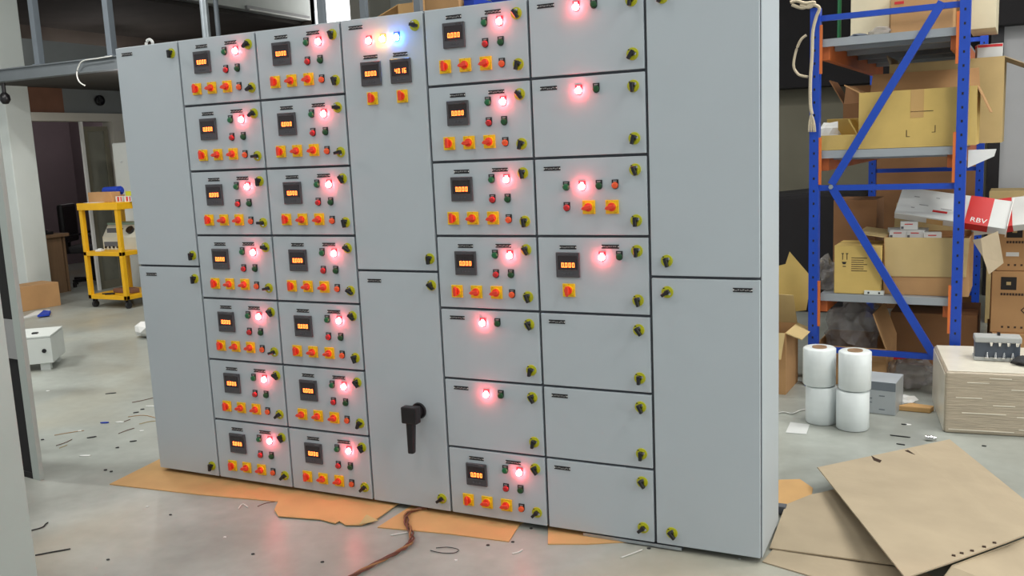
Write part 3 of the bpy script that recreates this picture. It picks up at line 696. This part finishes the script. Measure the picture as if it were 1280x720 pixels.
def crumple(name, label, loc, size, m, cat, seed=1, sub=2, amp=.28, group=None):
    bm = bmesh.new(); bmesh.ops.create_icosphere(bm, subdivisions=sub, radius=1.0); rr = random.Random(seed)
    for v in bm.verts:
        k = 1 + rr.uniform(-amp, amp); v.co = V((v.co.x * k * size[0] / 2, v.co.y * k * size[1] / 2, max(v.co.z * k, -.8) * size[2] / 2))
    zmin = min(v.co.z for v in bm.verts)
    for v in bm.verts: v.co.z -= zmin
    me = bpy.data.meshes.new(name); bm.to_mesh(me); bm.free(); me.materials.append(M[m])
    return tag(link(name, me, None, loc), label, cat, group)
p = onz(182, 424, 0); crumple('plastic_bag', 'crumpled pale plastic bag on floor at the panel left side', (p.x - .02, p.y + .1, 0.001), (.32, .22, .16), 'white', 'bag', 4)

# ------------------------------------------------------------------ blue rack at the right
RA = math.radians(-4.0); RO = V((2.825, 2.52, 0)); RW = .845; RL = 2.35
RT = Matrix.Translation(RO) @ Matrix.Rotation(RA, 4, 'Z'); RTI = RT.inverted()
def onrack(x, y, ly):
    """pixel -> (local x, z) on the rack's cross plane at local depth ly"""
    c = RTI @ CAM; d = (RTI.to_3x3() @ ray(x, y)); k = (ly - c.y) / d.y; p = c + d * k; return p.x, p.z
def rw(lx, ly, z): return RT @ V((lx, ly, z))
RK = thing('storage_rack', 'blue steel storage rack with orange beams and grey shelves full of cartons', 'rack', RO, RA)
UW = .055
def upright(x, y, face=-1):
    b = MB().box(0, 0, 0, UW, .012, 2.28).box(0, .012, 0, .006, .06, 2.28).box(UW - .006, .012, 0, UW, .06, 2.28)
    for i in range(29): b.box(UW / 2 - .005, -.0006, .08 + i * .075, UW / 2 + .005, .0, .094 + i * .075, 1)
    b.box(-.015, -.01, 0, UW + .015, .07, .006, 0)
    o = b.build('upright', ['blue', 'black'], RK); o.location = (x, y, 0); return o
for y_ in (0, RL):
    for x_ in (0, RW - UW): upright(x_, y_)
for y_ in (.02, RL + .02):
    for z_ in (.25, 1.245, 2.235): MB().box(UW - .01, y_, z_ - .032, RW - UW + .01, y_ + .03, z_).build('cross_brace', 'blue', RK)
    def diag(xa, za, xb, zb):
        a_ = V((xa, y_ - .004, za)); b_ = V((xb, y_ - .004, zb)); d_ = (b_ - a_).normalized(); n_ = V((-d_.z, 0, d_.x)) * .022
        MB().prism([a_ + n_, b_ + n_, b_ - n_, a_ - n_], (0, .024, 0)).build('diagonal_brace', 'blue', RK)
    if y_ > 1: continue
    diag(.70, 2.24, .125, 1.25); diag(.125, 1.235, .71, .24)
    MB().cyl((.125, y_ - .006, 1.235), (.125, y_ - .02, 1.235), .014, n=6).build('bolt', 'galv', RK)
for z_ in (2.10, 1.45, .585):
    for x_ in (UW, RW - UW - .045):
        MB().box(x_, .07, z_ - .12, x_ + .045, RL - .01, z_ - .03).build('load_beam', 'orange', RK, bevel=.004)
    for x_ in (UW - .002, RW - UW - .014):
        MB().box(x_, .0, z_ - .20, x_ + .016, .012, z_ + .08).build('beam_connector', 'orange', RK)
    d = MB().box(UW + .012, .03, z_ - .028, RW - UW - .012, RL, z_).box(UW + .012, .03, z_ - .045, RW - UW - .012, .036, z_ - .028)
    for k in range(5): d.box(UW + .05, .2 + k * .43, z_ - .06, RW - UW - .05, .24 + k * .43, z_ - .028)
    d.build('shelf_deck', 'deck', RK)
# rope tied to the upright
N = thing('rope', 'frayed beige rope knotted round the top of the blue upright', 'rope', rw(0, 0, 0), RA)
def rp(x, y, ly=-.03):
    lx, z = onrack(x, y, ly); return V((lx, ly, z))
MB().tube(spline([rp(990, 6), rp(1003, 10), rp(1015, 6), rp(1024, 10), rp(1020, 22), rp(1016, 40), rp(1015, 70), rp(1013, 100), rp(1013, 130), rp(1015, 143)], 6), .010, 7).build('rope_strand', 'rope', N)
MB().tube(spline([rp(988, 3), rp(996, 1), rp(1006, 4), rp(1018, 3), rp(1012, 9), rp(1000, 7)], 6), .010, 7).build('rope_knot', 'rope', N)
MB().tube(spline([rp(1008, 44, -.02), rp(1001, 50, -.015), rp(995, 64, .0), rp(992, 82, .0), rp(997, 92, -.01), rp(1003, 95, -.015), rp(1010, 96, -.02)], 6), .008, 7).build('rope_loop', 'rope', N)
for dx in (-3, 0, 3, 5): MB().tube(spline([rp(1014, 143), rp(1014 + dx * .7, 152), rp(1014 + dx, 165)], 4), .006, 6).build('rope_tail', 'rope', N)

def rcarton(name, label, px0, px1, pyt, zb, ly, depth, m, flaps=None, tape=False, rz=0.0, group=None, mflap=None):
    """carton whose front face spans px0..px1, top at pyt, standing on zb, front at rack depth ly"""
    x0, _ = onrack(px0, pyt, ly); x1, zt = onrack(px1, pyt, ly)
    c = rw((x0 + x1) / 2, ly + depth / 2, zb + .001)
    t_ = carton(name, label, c, (x1 - x0, depth, zt - zb), RA + rz, m, flaps, tape, group=group, mflap=mflap)
    t_['hw'] = (x1 - x0) / 2; t_['hd'] = depth / 2; t_['ht'] = zt - zb
    return t_
# top shelf
z1 = 2.101
rcarton('carton', 'pale grey-white carton on top shelf beside the brown one', 1064, 1113, -28, z1, .35, .5, 'kpale')
t_ = rcarton('carton', 'brown carton on top shelf in the middle of the rack', 1114, 1193, -22, z1, .14, .5, 'kraft', tape=True)
decal(t_, 'red_sticker', -t_['hw'] + .02, .165, -t_['hw'] + .07, .18, -t_['hd'], 'redprint')
rcarton('carton', 'pale carton overhanging the right end of the top shelf', 1213, 1247, -30, z1, .30, .45, 'kpale')
lx, z_ = onrack(1100, 42, .1); crumple('plastic_bag', 'small clear bag with pink print on top shelf', rw(lx, .14, z1 + .001), (.13, .10, .06), 'plastic', 'bag', 9)
lx, z_ = onrack(1072, 42, .1); crumple('grey_pouch', 'flat dark grey pouch on top shelf before the pale carton', rw(lx, .16, z1 + .001), (.12, .08, .025), 'slate', 'pouch', 10)
lx, z_ = onrack(1049, 40, .5); t_ = tag(MB().cyl((0, 0, 0), (0, 0, .30), .012, n=8).build('green_tube', 'gbtn'), 'thin green tube upright on top shelf', 'tube'); t_.location = rw(lx, .5, z1)
# middle shelf
z2 = 1.451
t_ = rcarton('carton', 'yellowish open carton with tape on the middle shelf', 1074, 1222, 107, z2, .085, .40, 'kyel', flaps={'r': (245, .16), 'b': (120, .14), 'l': (150, .10)}, mflap='kraft')
hw, hd, ht = t_['hw'], t_['hd'], t_['ht']
decal(t_, 'tape_strip', -.03, ht - .16, .04, ht, -hd, 'tape')
for (x0, z0, x1, z1_) in ((-.03, .20, .09, .204), (-.05, .06, -.046, .10), (.10, .08, .104, .12), (-.05, .06, -.03, .063), (.085, .08, .104, .083)): decal(t_, 'print_mark', x0, z0, x1, z1_, -hd, 'print')
rcarton('carton', 'large brown open carton behind the yellowish one on middle shelf', 1112, 1256, 70, z2, .62, .55, 'kolive', flaps={'r': (205, .30), 'l': (110, .06)}, mflap='ktan')
t_ = rcarton('carton', 'low tan carton at left end of middle shelf', 1023, 1072, 168, z2, .10, .25, 'kyel', flaps={'b': (75, .10), 'r': (60, .1)})
lx, z_ = onrack(1035, 172, .15); crumple('crumpled_paper', 'crumpled white printed paper on low tan carton', rw(lx, .20, z2 + .035), (.15, .10, .15), 'white', 'paper', 21)
lx, z_ = onrack(1062, 140, .5); rcarton('carton', 'dark brown carton with raised flaps behind yellowish carton', 1054, 1100, 128, z2, .72, .3, 'kdark', flaps={'l': (120, .18), 'f': (70, .12)})
t_ = tag(MB().box(-.07, -.05, -.36, .07, .05, .11).box(-.071, -.051, .09, .071, .051, .112, 1).build('red_white_box', ['wcard', 'redprint'], None, .003), 'white and red box on the large brown open carton', 'box')
lx, z_ = onrack(1243, 66, .75); t_.location = rw(lx - .03, .75, z_ - .06); t_.rotation_euler = (math.radians(0), 0, RA + .15)
lx, z_ = onrack(1225, 196, .1)
t_ = tag(MB().prism([(-.06, 0, .0), (.07, .02, .06), (.08, .02, .10), (-.06, 0, .10)], (0, .004, 0)).build('printed_leaflet', 'white'), 'white printed leaflet hanging off the middle shelf end', 'leaflet'); t_.location = rw(lx, .10, z_ - .06); t_.rotation_euler = (0, 0, RA)
# lower shelf
z3 = .586
t_ = rcarton('carton', 'tan carton printed with two arrows and fragile marks, lower shelf', 1043, 1102, 308, z3, .05, .30, 'kyel')
hw, hd, ht = t_['hw'], t_['hd'], t_['ht']
for dx in (-.085, -.06):
    decal(t_, 'arrow_mark', dx - .002, ht - .085, dx + .002, ht - .045, -hd, 'blackprint')
    decal(t_, 'arrow_mark', dx - .007, ht - .050, dx + .007, ht - .045, -hd, 'blackprint')
MB().prism([(-.09, -hd, ht - .098), (-.062, -hd, ht - .098), (-.069, -hd, ht - .113), (-.083, -hd, ht - .113)], (0, -.0012, 0)).build('glass_mark', 'blackprint', t_)
decal(t_, 'glass_mark', -.084, ht - .128, -.066, ht - .123, -hd, 'blackprint')
for k in range(7): decal(t_, 'text_line', -.035, ht - .075 - k * .013, .035 + .02 * ((k * 7) % 3 == 0), ht - .071 - k * .013, -hd, 'print')
rcarton('carton', 'tall brown carton standing behind the arrow-printed one', 1042, 1096, 250, z3, .55, .35, 'kdark')
OC = rcarton('carton', 'big open carton with folded olive front flap holding small white boxes', 1105, 1213, 298, z3, .09, .42, 'kraft', flaps={'b': (115, .18), 'l': (172, .16), 'f': (268, .225)}, mflap='kolive')
def rfl(x, y, ly): lx, z = onrack(x, y, ly); return OCI @ rw(lx, ly, z)
OCI = (Matrix.Translation(OC.location) @ Matrix.Rotation(RA, 4, 'Z')).inverted()
MB().prism([rfl(1215, 300, .06), rfl(1226, 298, .05), rfl(1247, 289, .16), rfl(1254, 329, .18), rfl(1236, 343, .06), rfl(1229, 322, .05)], (.002, .006, 0)).build('flap', 'ktan', OC)
hw, hd, ht = OC['hw'], OC['hd'], OC['ht']
bl = []
for i_, (dx, dy, dz, rz) in enumerate([(-.12, -.06, 0, .1), (-.02, -.06, 0, -.05), (.07, -.07, -.012, .15), (-.06, -.055, .052, .12), (-.14, .06, .0, .3), (-.01, .05, .0, .0)]):
    c = OC.location + (Matrix.Rotation(RA, 3, 'Z') @ V((dx - .05, dy, ht - .018 + dz)))
    t_ = thing('parts_box', ['small white parts box beside the carton edge, under the topmost one', 'middle small white parts box against the olive flap of the carton', 'small white parts box lying lowest, nearest the blue upright', 'topmost small white parts box of the heap in the carton', 'small white parts box behind the heap, touching long white carton', 'small white parts box behind the middle one in the carton'][i_], 'box', c, RA + rz, 'small white boxes in the open carton')
    MB().box(-.048, -.03, 0, .048, .03, .05).build('box_body', 'wcard', t_, bevel=.002)
    MB().box(-.025, -.0309, .03, .02, -.03, .036).build('pink_print', 'redprint', t_); MB().box(-.044, -.0306, .005, -.03, -.03, .02).build('dark_label', 'gasket', t_)
c = OC.location; t_ = tag(MB().box(-hw + .01, -hd + .01, .008, hw - .01, hd - .01, ht - .03).build('packing_fill', 'kraft'), 'brown packing under small white boxes in the carton', 'packing'); t_.location = c; t_.rotation_euler = (0, 0, RA)
# long white/red box lying slanted over the open carton
lx, z_ = onrack(1190, 266, .30)
N = thing('long_box', 'long white carton with red band leaning over the open carton', 'box', rw(lx, .30, z_), RA)
N.rotation_euler = (math.radians(42), math.radians(9), RA - .02)
LB, WB, HB = .60, .22, .05
MB().box(-LB / 2, -WB / 2, 0, LB / 2, WB / 2, HB).build('carton_body', 'wcard', N, bevel=.004)
MB().box(.08, -WB / 2 - .001, -.0006, .205, WB / 2 + .001, HB + .001).build('red_band', 'redprint', N)
MB().box(-.10, -.06, HB, -.02, -.045, HB + .0012).build('red_stripe', 'redprint', N)
for k, (x0, y0, l) in enumerate([(-.22, .04, .03), (-.10, .05, .02), (-.18, -.02, .05), (-.06, -.03, .06), (.01, .03, .03), (-.22, -.05, .02)]): MB().box(x0, y0, HB, x0 + l, y0 + .006, HB + .001).build('print_mark', 'greytxt', N)
o = link('lettering', text_mesh('lettering', 'RBV', .05, 'white'), N, (.150, -.078, HB + .0018), (0, 0, math.radians(-3)))
MB().box(LB / 2, -WB / 2 - .0, -.02, LB / 2 + .003, WB / 2, HB + .03).build('end_flap', 'white', N)
MB().box(-.12, -WB / 2 - .0015, 0.0, -.03, -WB / 2, HB * .8).build('tape_strip', 'tape', N)
N = thing('long_box', 'second white and red carton beyond the slanted long box', 'box', rw(1.06, .55, onrack(1262, 272, .55)[1]), RA); N.rotation_euler = (math.radians(40), math.radians(-8), RA - .05)
MB().box(-.20, -.12, 0, .35, .12, .05).build('carton_body', 'wcard', N, bevel=.004); MB().box(-.06, -.121, -.0006, .02, .121, .051).build('red_band', 'redprint', N); MB().box(.12, -.121, -.0006, .16, .121, .051).build('red_band', 'redprint', N)
# bag, small part on shelf edge
lx, z_ = onrack(1030, 355, .18); crumple('plastic_bag', 'clear crumpled plastic bag at left end of lower shelf', rw(lx + .01, .20, z3 + .001), (.16, .16, .22), 'plastic', 'bag', 31, 3)
lx, z_ = onrack(1093, 366, .06); t_ = tag(MB().box(-.055, -.02, 0, .055, .02, .025).cyl((-.03, -.021, .013), (-.03, -.023, .013), .006, n=8, m=1).cyl((.03, -.021, .013), (.03, -.023, .013), .006, n=8, m=1).build('terminal_block', ['encl', 'black'], None, .003), 'small white terminal block on lower shelf edge', 'part'); t_.location = rw(lx, .055, z3 + .0005); t_.rotation_euler = (0, 0, RA)
# on the floor under the rack
t_ = rcarton('carton', 'brown open carton of scrap plastic under the lower shelf', 1019, 1108, 437, 0.0, .10, .50, 'kraft', flaps={'r': (70, .22), 'f': (262, .08)})
c = t_.location; crumple('plastic_sheet', 'grey crumpled plastic film piled in carton under the rack', (c.x - .02, c.y - .02, t_['ht'] * .6), (.30, .30, .36), 'plastic', 'plastic film', 41, 3)
crumple('plastic_sheet', 'shiny clear plastic film draped behind carton under the rack', (c.x - .02, c.y + .36, 0.001), (.36, .18, .50), 'plastic', 'plastic film', 43, 3)
rcarton('carton', 'large dark brown carton on floor under the rack', 1113, 1222, 395, 0.0, .75, .5, 'kdark')
lx, z_ = onrack(1135, 480, .3); crumple('plastic_bag', 'crumpled clear bag with red label on floor under the rack', rw(lx + .02, .20, .001), (.28, .26, .20), 'plastic', 'bag', 47, 3)
lx, z_ = onrack(1125, 460, .25); t_ = tag(MB().prism([(-.03, -.02, 0), (.04, -.02, .01), (.045, .02, .02), (-.03, .02, .02)], (0, 0, .004)).build('red_label', 'redprint'), 'crumpled red label on the clear bag', 'label'); t_.location = rw(lx, .18, .17)
# left of the rack: open carton and leaning flap
p0 = onz(973, 500); p1 = onz(1006, 498)
carton('carton', 'brown open carton on floor left of the blue upright', (2.60, 2.46, 0), (.28, .34, .38), math.radians(-4), 'kraft', flaps={'f': (250, .16), 'b': (70, .2), 'l': (120, .15), 'r': (200, .1)}, mflap='kolive')
t_ = tag(MB().prism([(-.16, 0, 0), (.13, 0, .05), (.15, 0, .26), (.0, 0, .42), (-.02, 0, .34), (-.16, 0, .30)], (0, .006, 0)).build('cardboard_piece', 'kyel'), 'torn tan cardboard piece leaning above the open carton', 'cardboard'); t_.location = (2.66, 2.70, .40); t_.rotation_euler = (math.radians(-12), 0, math.radians(-8))
crumple('dark_bundle', 'dark bundle of scrap in carton left of the upright', (2.625, 2.47, .02), (.22, .24, .32), 'rubber', 'scrap', 51)
# stock standing further back
for (x_, y_, w2_, h2_, z_, m_, l_) in [(3.25, 4.15, .26, .10, z2, 'wcard', 'white box far back on the middle shelf'), (3.42, 5.5, .80, 1.36, 0, 'kdark', 'tall dark carton on floor beyond the blue rack'), (4.02, 5.0, .26, 1.05, 0, 'kolive', 'tall film-wrapped carton beyond the right blue upright')]:
    carton('carton', l_, V((x_, y_, z_)), (w2_, .4, h2_), RA, m_)
# near-black pile behind, left of the rack
t_ = tag(MB().prism([(1.2, 5.0, 0), (2.95, 5.0, 0), (2.95, 5.0, 1.02), (2.6, 5.0, 1.06), (1.9, 5.0, 1.0), (1.2, 5.0, 1.05)], (0, .9, 0)).build('dark_pile', 'darkbg', None, .04), 'near-black pile behind the racks', 'pile')

# ------------------------------------------------------------------ stretch-film rolls, tin, wrapped block
def roll(name, label, x, y, z0, r, h, dx=0):
    t_ = thing(name, label, 'roll', (x, y, z0), 0, 'white stretch-film rolls')
    MB().lathe([(.036, .004), (r - .006, .0), (r, .006), (r * 1.004, h * .5), (r, h - .006), (r - .008, h), (.036, h - .002)], 40).build('film', 'film', t_)
    MB().lathe([(.036, .0), (.038, .0), (.038, h + .004), (.033, h + .004), (.033, 0.002), (.036, .0)], 28).build('core', 'core', t_)
for (pl, pr, pyb, pyt, pym, tx) in [(1007, 1046, 533, 444, 495, 'left'), (1048, 1087, 541, 446, 495, 'right')]:
    c = onz((pl + pr) / 2, pyb - 6); dist = (RM.transposed() @ (c - CAM))[1]; r = (pr - pl) / 2 * dist / F
    h = .205
    if tx == 'left':
        roll('film_roll', 'white stretch-film roll on floor under another, beside open carton', c.x, c.y, 0.0005, r * .97, h); roll('film_roll', 'white stretch-film roll on top of another, beside open carton', c.x - .012, c.y, h + .006, r, h)
    else:
        roll('film_roll', 'white stretch-film roll on floor under another, beside grey tin', c.x - .008, c.y, 0.0005, r, h + .005); roll('film_roll', 'white stretch-film roll on top of another, beside grey tin', c.x, c.y, h + .012, r * .99, h)
p = onz(1119, 520)
N = thing('foil_box', 'grey silvery printed box on floor beside the film rolls', 'box', (p.x, p.y, 0), math.radians(-8))
MB().box(-.24, 0, 0, 0, .22, .185).build('box_body', 'foil', N, bevel=.004); MB().box(-.239, -.001, .135, -.001, 0, .184).build('dark_strip', 'post', N)
for k in range(7): MB().box(-.22 + (k * .067) % .2, -.0012, .02 + (k * .041) % .1, -.19 + (k * .067) % .2, 0, .026 + (k * .041) % .1, 0, Matrix.Rotation(math.radians(-0), 4, 'Y')).build('print_mark', 'post', N)
crumple('crumpled_paper', 'crumpled white paper with black stripes behind foil box', onz(1131, 505) , (.12, .12, .06), 'white', 'paper', 61)
p = onz(1143, 513); t_ = tag(MB().prism([(-.09, -.03, 0), (.08, -.04, 0), (.10, .02, 0), (-.02, .05, 0)], (0, 0, .03)).build('brown_packet', 'korange', None, .006), 'flat orange-brown packet on floor by wrapped block', 'packet'); t_.location = (p.x, p.y, .0005)
# wrapped block
a = onz(1180, 541); b = onz(1280, 544); bk = onz(1160, 503); ang = math.atan2(b.y - a.y, b.x - a.x) * .5
N = thing('wrapped_block', 'film-wrapped brown block of stacked board on the floor', 'package', (a.x, a.y, 0), ang)
hb_ = MB(); Ls, Ds, Hs = .95, .62, .325
hb_.box(0, 0, 0, Ls, Ds, Hs)
hb_.build('wrapped_body', 'wrap', N, bevel=.018, seg=3)
MB().box(.012, .012, Hs, Ls - .012, Ds - .012, Hs + .003).build('film_top', 'wraptop', N, bevel=.001, seg=1)
MB().box(-.003, .015, .004, 0, Ds - .015, Hs - .015).build('film_side', 'wraptop', N, bevel=.001, seg=1)
for i_, (x_, z_, l_) in enumerate([(.10, .27, .10), (.30, .24, .14), (.05, .19, .12), (.22, .155, .10), (.08, .11, .2), (.33, .10, .1), (.02, .02, .30), (.34, .035, .1), (.2, .295, .1)]):
    MB().box(x_, -.003, z_, x_ + l_, .0, z_ + .004).build('film_ridge', 'wraptop', N)
# contactor / breaker on the block
BT = Matrix.Translation((a.x, a.y, Hs)) @ Matrix.Rotation(ang, 4, 'Z')
lp = onz(1246, 452, Hs + .004)
N = thing('circuit_breaker', 'dark grey four-pole circuit breaker with pale terminal covers on wrapped block', 'circuit breaker', (lp.x, lp.y + .05, Hs + .0045), ang - .05); N.scale = (.88, .88, .88)
MB().box(-.125, -.05, .0, .125, .06, .022).build('base_plate', 'greyplas', N, bevel=.004)
MB().box(-.12, -.045, .022, .12, .055, .115).build('breaker_body', 'slate', N, bevel=.006)
MB().box(-.125, -.06, .112, .125, .06, .148).build('terminal_cover', 'greyplas', N, bevel=.008)
for k in range(4):
    MB().cyl((-.035 + k * .045, -.062, .118), (-.035 + k * .045, -.062, .095), .013, .007, 10).build('terminal_screw', 'chrome', N)
    MB().cyl((-.055 + k * .045, -.052, .02), (-.055 + k * .045, -.052, .055), .010, .004, 10).build('terminal_stud', 'chrome', N)
    MB().cyl((-.055 + k * .045, -.052, .018), (-.055 + k * .045, -.052, .024), .015, n=6).build('terminal_nut', 'chrome', N)
MB().box(.0, -.01, .148, .015, .02, .165).build('toggle', 'black', N)
crumple('metal_lug', 'dark crumpled cable lug in front of the circuit breaker', (lp.x + .115, lp.y - .05, Hs + .004), (.10, .07, .055), 'rubber', 'lug', 71)
# printed cartons stacked at the right edge
def pcarton(label, x, y, z, L, W_, H_, rz):
    t_ = carton('carton', label, (x, y, z), (L, W_, H_), rz, 'kraft')
    hx, hy = L / 2, W_ / 2
    decal(t_, 'black_label', -hx + .05, H_ - .115, -hx + .135, H_ - .035, -hy, 'blackprint'); decal(t_, 'label_emblem', -hx + .08, H_ - .085, -hx + .105, H_ - .065, -hy - .0012, 'kolive', -.0008)
    xx = -hx + .05; rr = random.Random(5)
    for k in range(9):
        decal(t_, 'print_letter', xx, H_ - .150, xx + .012, H_ - .135, -hy, 'print'); xx += .016
    s_ = .095; cx, cz = -hx + .26, max(H_ - .24, .105)
    for a_, b_ in (((cx - s_, cz), (cx, cz + s_)), ((cx - s_, cz), (cx, cz - s_)), ((cx, cz + s_), (cx + s_, cz)), ((cx, cz - s_), (cx + s_, cz))):
        d_ = V((b_[0] - a_[0], 0, b_[1] - a_[1])).normalized(); n_ = V((-d_.z, 0, d_.x)) * .003
        A_, B_ = V((a_[0], -hy, a_[1])), V((b_[0], -hy, b_[1])); MB().prism([A_ + n_, B_ + n_, B_ - n_, A_ - n_], (0, -.001, 0)).build('diamond_print', 'print', t_)
    for k in range(5): decal(t_, 'print_letter', -hx + .06 + k * .035, .03, -hx + .072 + k * .035, .042, -hy, 'print')
    return t_
pcarton('printed brown carton with diamond mark, middle of stack by grey partition', 4.11, 3.30, .28, .52, .45, .385, -.03)
t_ = pcarton('printed brown carton with white sticker, top of stack by grey partition', 4.12, 3.31, .667, .50, .44, .32, -.02)
decal(t_, 'white_sticker', -.20, .09, -.13, .115, -.22, 'white')
carton('carton', 'plain brown carton at bottom of stack by grey partition', (4.13, 3.30, 0), (.56, .47, .279), .02, 'kraft', tape=True)
carton('carton', 'plain brown carton on top of the printed stack', (4.26, 3.4, .988), (.42, .36, .15), -.1, 'kraft')
carton('carton', 'small brown carton above the printed stack against partition', (4.45, 3.45, 1.139), (.34, .30, .13), -.05, 'kraft')
# floor bits, right
G7 = 'thin dark scraps on floor before wrapped block'
for x, y, L, an in [(1126, 546, .12, -5), (1126, 556, .05, -10), (1130, 531, .03, 0), (1230, 558, .02, 0)]: bit('scrap', 'thin dark scrap on floor before the wrapped block', x, y, L, .012, an, 'rubber', .004, 'scrap', G7)
bit('paper_scrap', 'tiny white paper scrap on floor before the wrapped block', 1135, 531, .04, .025, 0, 'white', .002, 'scrap')
t_ = thing('cable_gland', 'small shiny metal gland on floor by big cardboard sheet', 'gland', onz(1162, 551)); MB().cyl((-.02, 0, .014), (.015, .005, .014), .014, n=8).cyl((.015, .005, .014), (.03, .008, .014), .008, n=8).build('gland_body', 'chrome', t_)
t_ = tag(MB().prism([onz(982, 541, .001), onz(1008, 543, .001), onz(1012, 531, .001), onz(988, 528, .001)], (0, 0, .002)).build('plastic_patch', 'wcard'), 'pale plastic sheet on floor before the film rolls', 'plastic sheet')
wire('white_cable', 'thin white cable on floor left of the film rolls', [onz(x, y, .006) for x, y in [(968, 517), (980, 515), (990, 517), (1000, 513), (1010, 511)]], .004, 'wirew', 'cable')
p = onz(924, 699)
# ------------------------------------------------------------------ shelf of stock behind the panel, seen over its top
GY = 1.9
GR = thing('stock_rack', 'grey slotted rack of stock standing behind the control panel', 'rack', (0, GY, 0))
xa = ony(517, 10, GY).x; xb = ony(527, 10, GY).x; xe = ony(650, 0, GY).x
for x_ in (xa - .75, xa, xe + .25):
    for y_ in (0, .5): MB().box(x_, y_, 0, x_ + (xb - xa) * .8, y_ + .04, 2.85).build('upright', 'post', GR)
for z_ in (.4, 1.2, 2.15): MB().box(xa - .74, .04, z_ - .03, xe + .29, .5, z_).build('shelf_deck', 'deck', GR)
def gbox(label, p0, p1, pyt, m, dep=.35, flaps=None):
    x0 = ony(p0, pyt, GY + .06).x; q_ = ony(p1, pyt, GY + .06); carton('carton', label, ((x0 + q_.x) / 2, GY + .06 + dep / 2, 2.151), (q_.x - x0, dep, q_.z - 2.151), 0, m, flaps)
gbox('pale yellow open carton on stock rack behind the panel', 497, 516, 3, 'korange', .3, {'l': (200, .18), 'r': (100, .1)})
gbox('brown carton next to grey upright of stock rack', 530, 573, -8, 'kraft')
for i_, (p0, p1, l_) in enumerate([(580, 592, 'blue plastic bin next to the brown carton on stock rack'), (615, 634, 'blue plastic bin beside grey metal part on stock rack')]):
    x0 = ony(p0, 5, GY + .1).x; q_ = ony(p1, -4, GY + .1)
    t_ = thing('plastic_bin', l_, 'bin', (x0, GY + .1, 2.151)); MB().box(0, 0, 0, q_.x - x0, .3, .01).box(0, 0, .01, q_.x - x0, .008, q_.z - 2.151).box(0, .292, .01, q_.x - x0, .3, q_.z - 2.151).box(0, .008, .01, .008, .292, q_.z - 2.151).box(q_.x - x0 - .008, .008, .01, q_.x - x0, .292, q_.z - 2.151).build('bin_body', 'bluefab', t_)
    MB().box(-.004, -.006, q_.z - 2.165, q_.x - x0 + .004, .0, q_.z - 2.151).build('rim', 'bluefab', t_)
x0 = ony(597, 5, GY + .12).x; q_ = ony(611, 3, GY + .12); t_ = thing('switchgear_part', 'grey switchgear part between the two blue bins', 'part', (x0, GY + .12, 2.151))
MB().box(0, 0, 0, q_.x - x0, .12, q_.z - 2.151).build('case', 'slate', t_, bevel=.004)
for k in range(3): MB().box(.01 + k * .025, -.004, q_.z - 2.151 - .05, .025 + k * .025, 0, q_.z - 2.151 - .02).build('terminal', 'greyplas', t_)

# dark bar on the floor behind the panel's right end
a = onz(955, 634, .02); b = onz(983, 637, .02)
tag(MB().box(a.x - .15, a.y - .02, .0055, b.x, a.y + .02, .04).build('dark_bar', 'gasket', None, .003), 'short dark steel bar poking out behind the panel end', 'bar')
for i_, pts in enumerate([[(1089, 570), (1094, 573), (1102, 576), (1100, 579), (1092, 576)], [(1131, 564), (1135, 563), (1144, 569), (1138, 567)], [(1021, 585), (1024, 587), (1034, 600), (1028, 592)], [(1184, 700), (1186, 697), (1190, 704), (1187, 706)], [(1148, 673), (1152, 673), (1152, 675), (1148, 675)]]):
    MB().prism([hit(*p_) + V((0, 0, .0015)) for p_ in pts], (0, 0, .001)).build('torn_edge', 'print', T_)
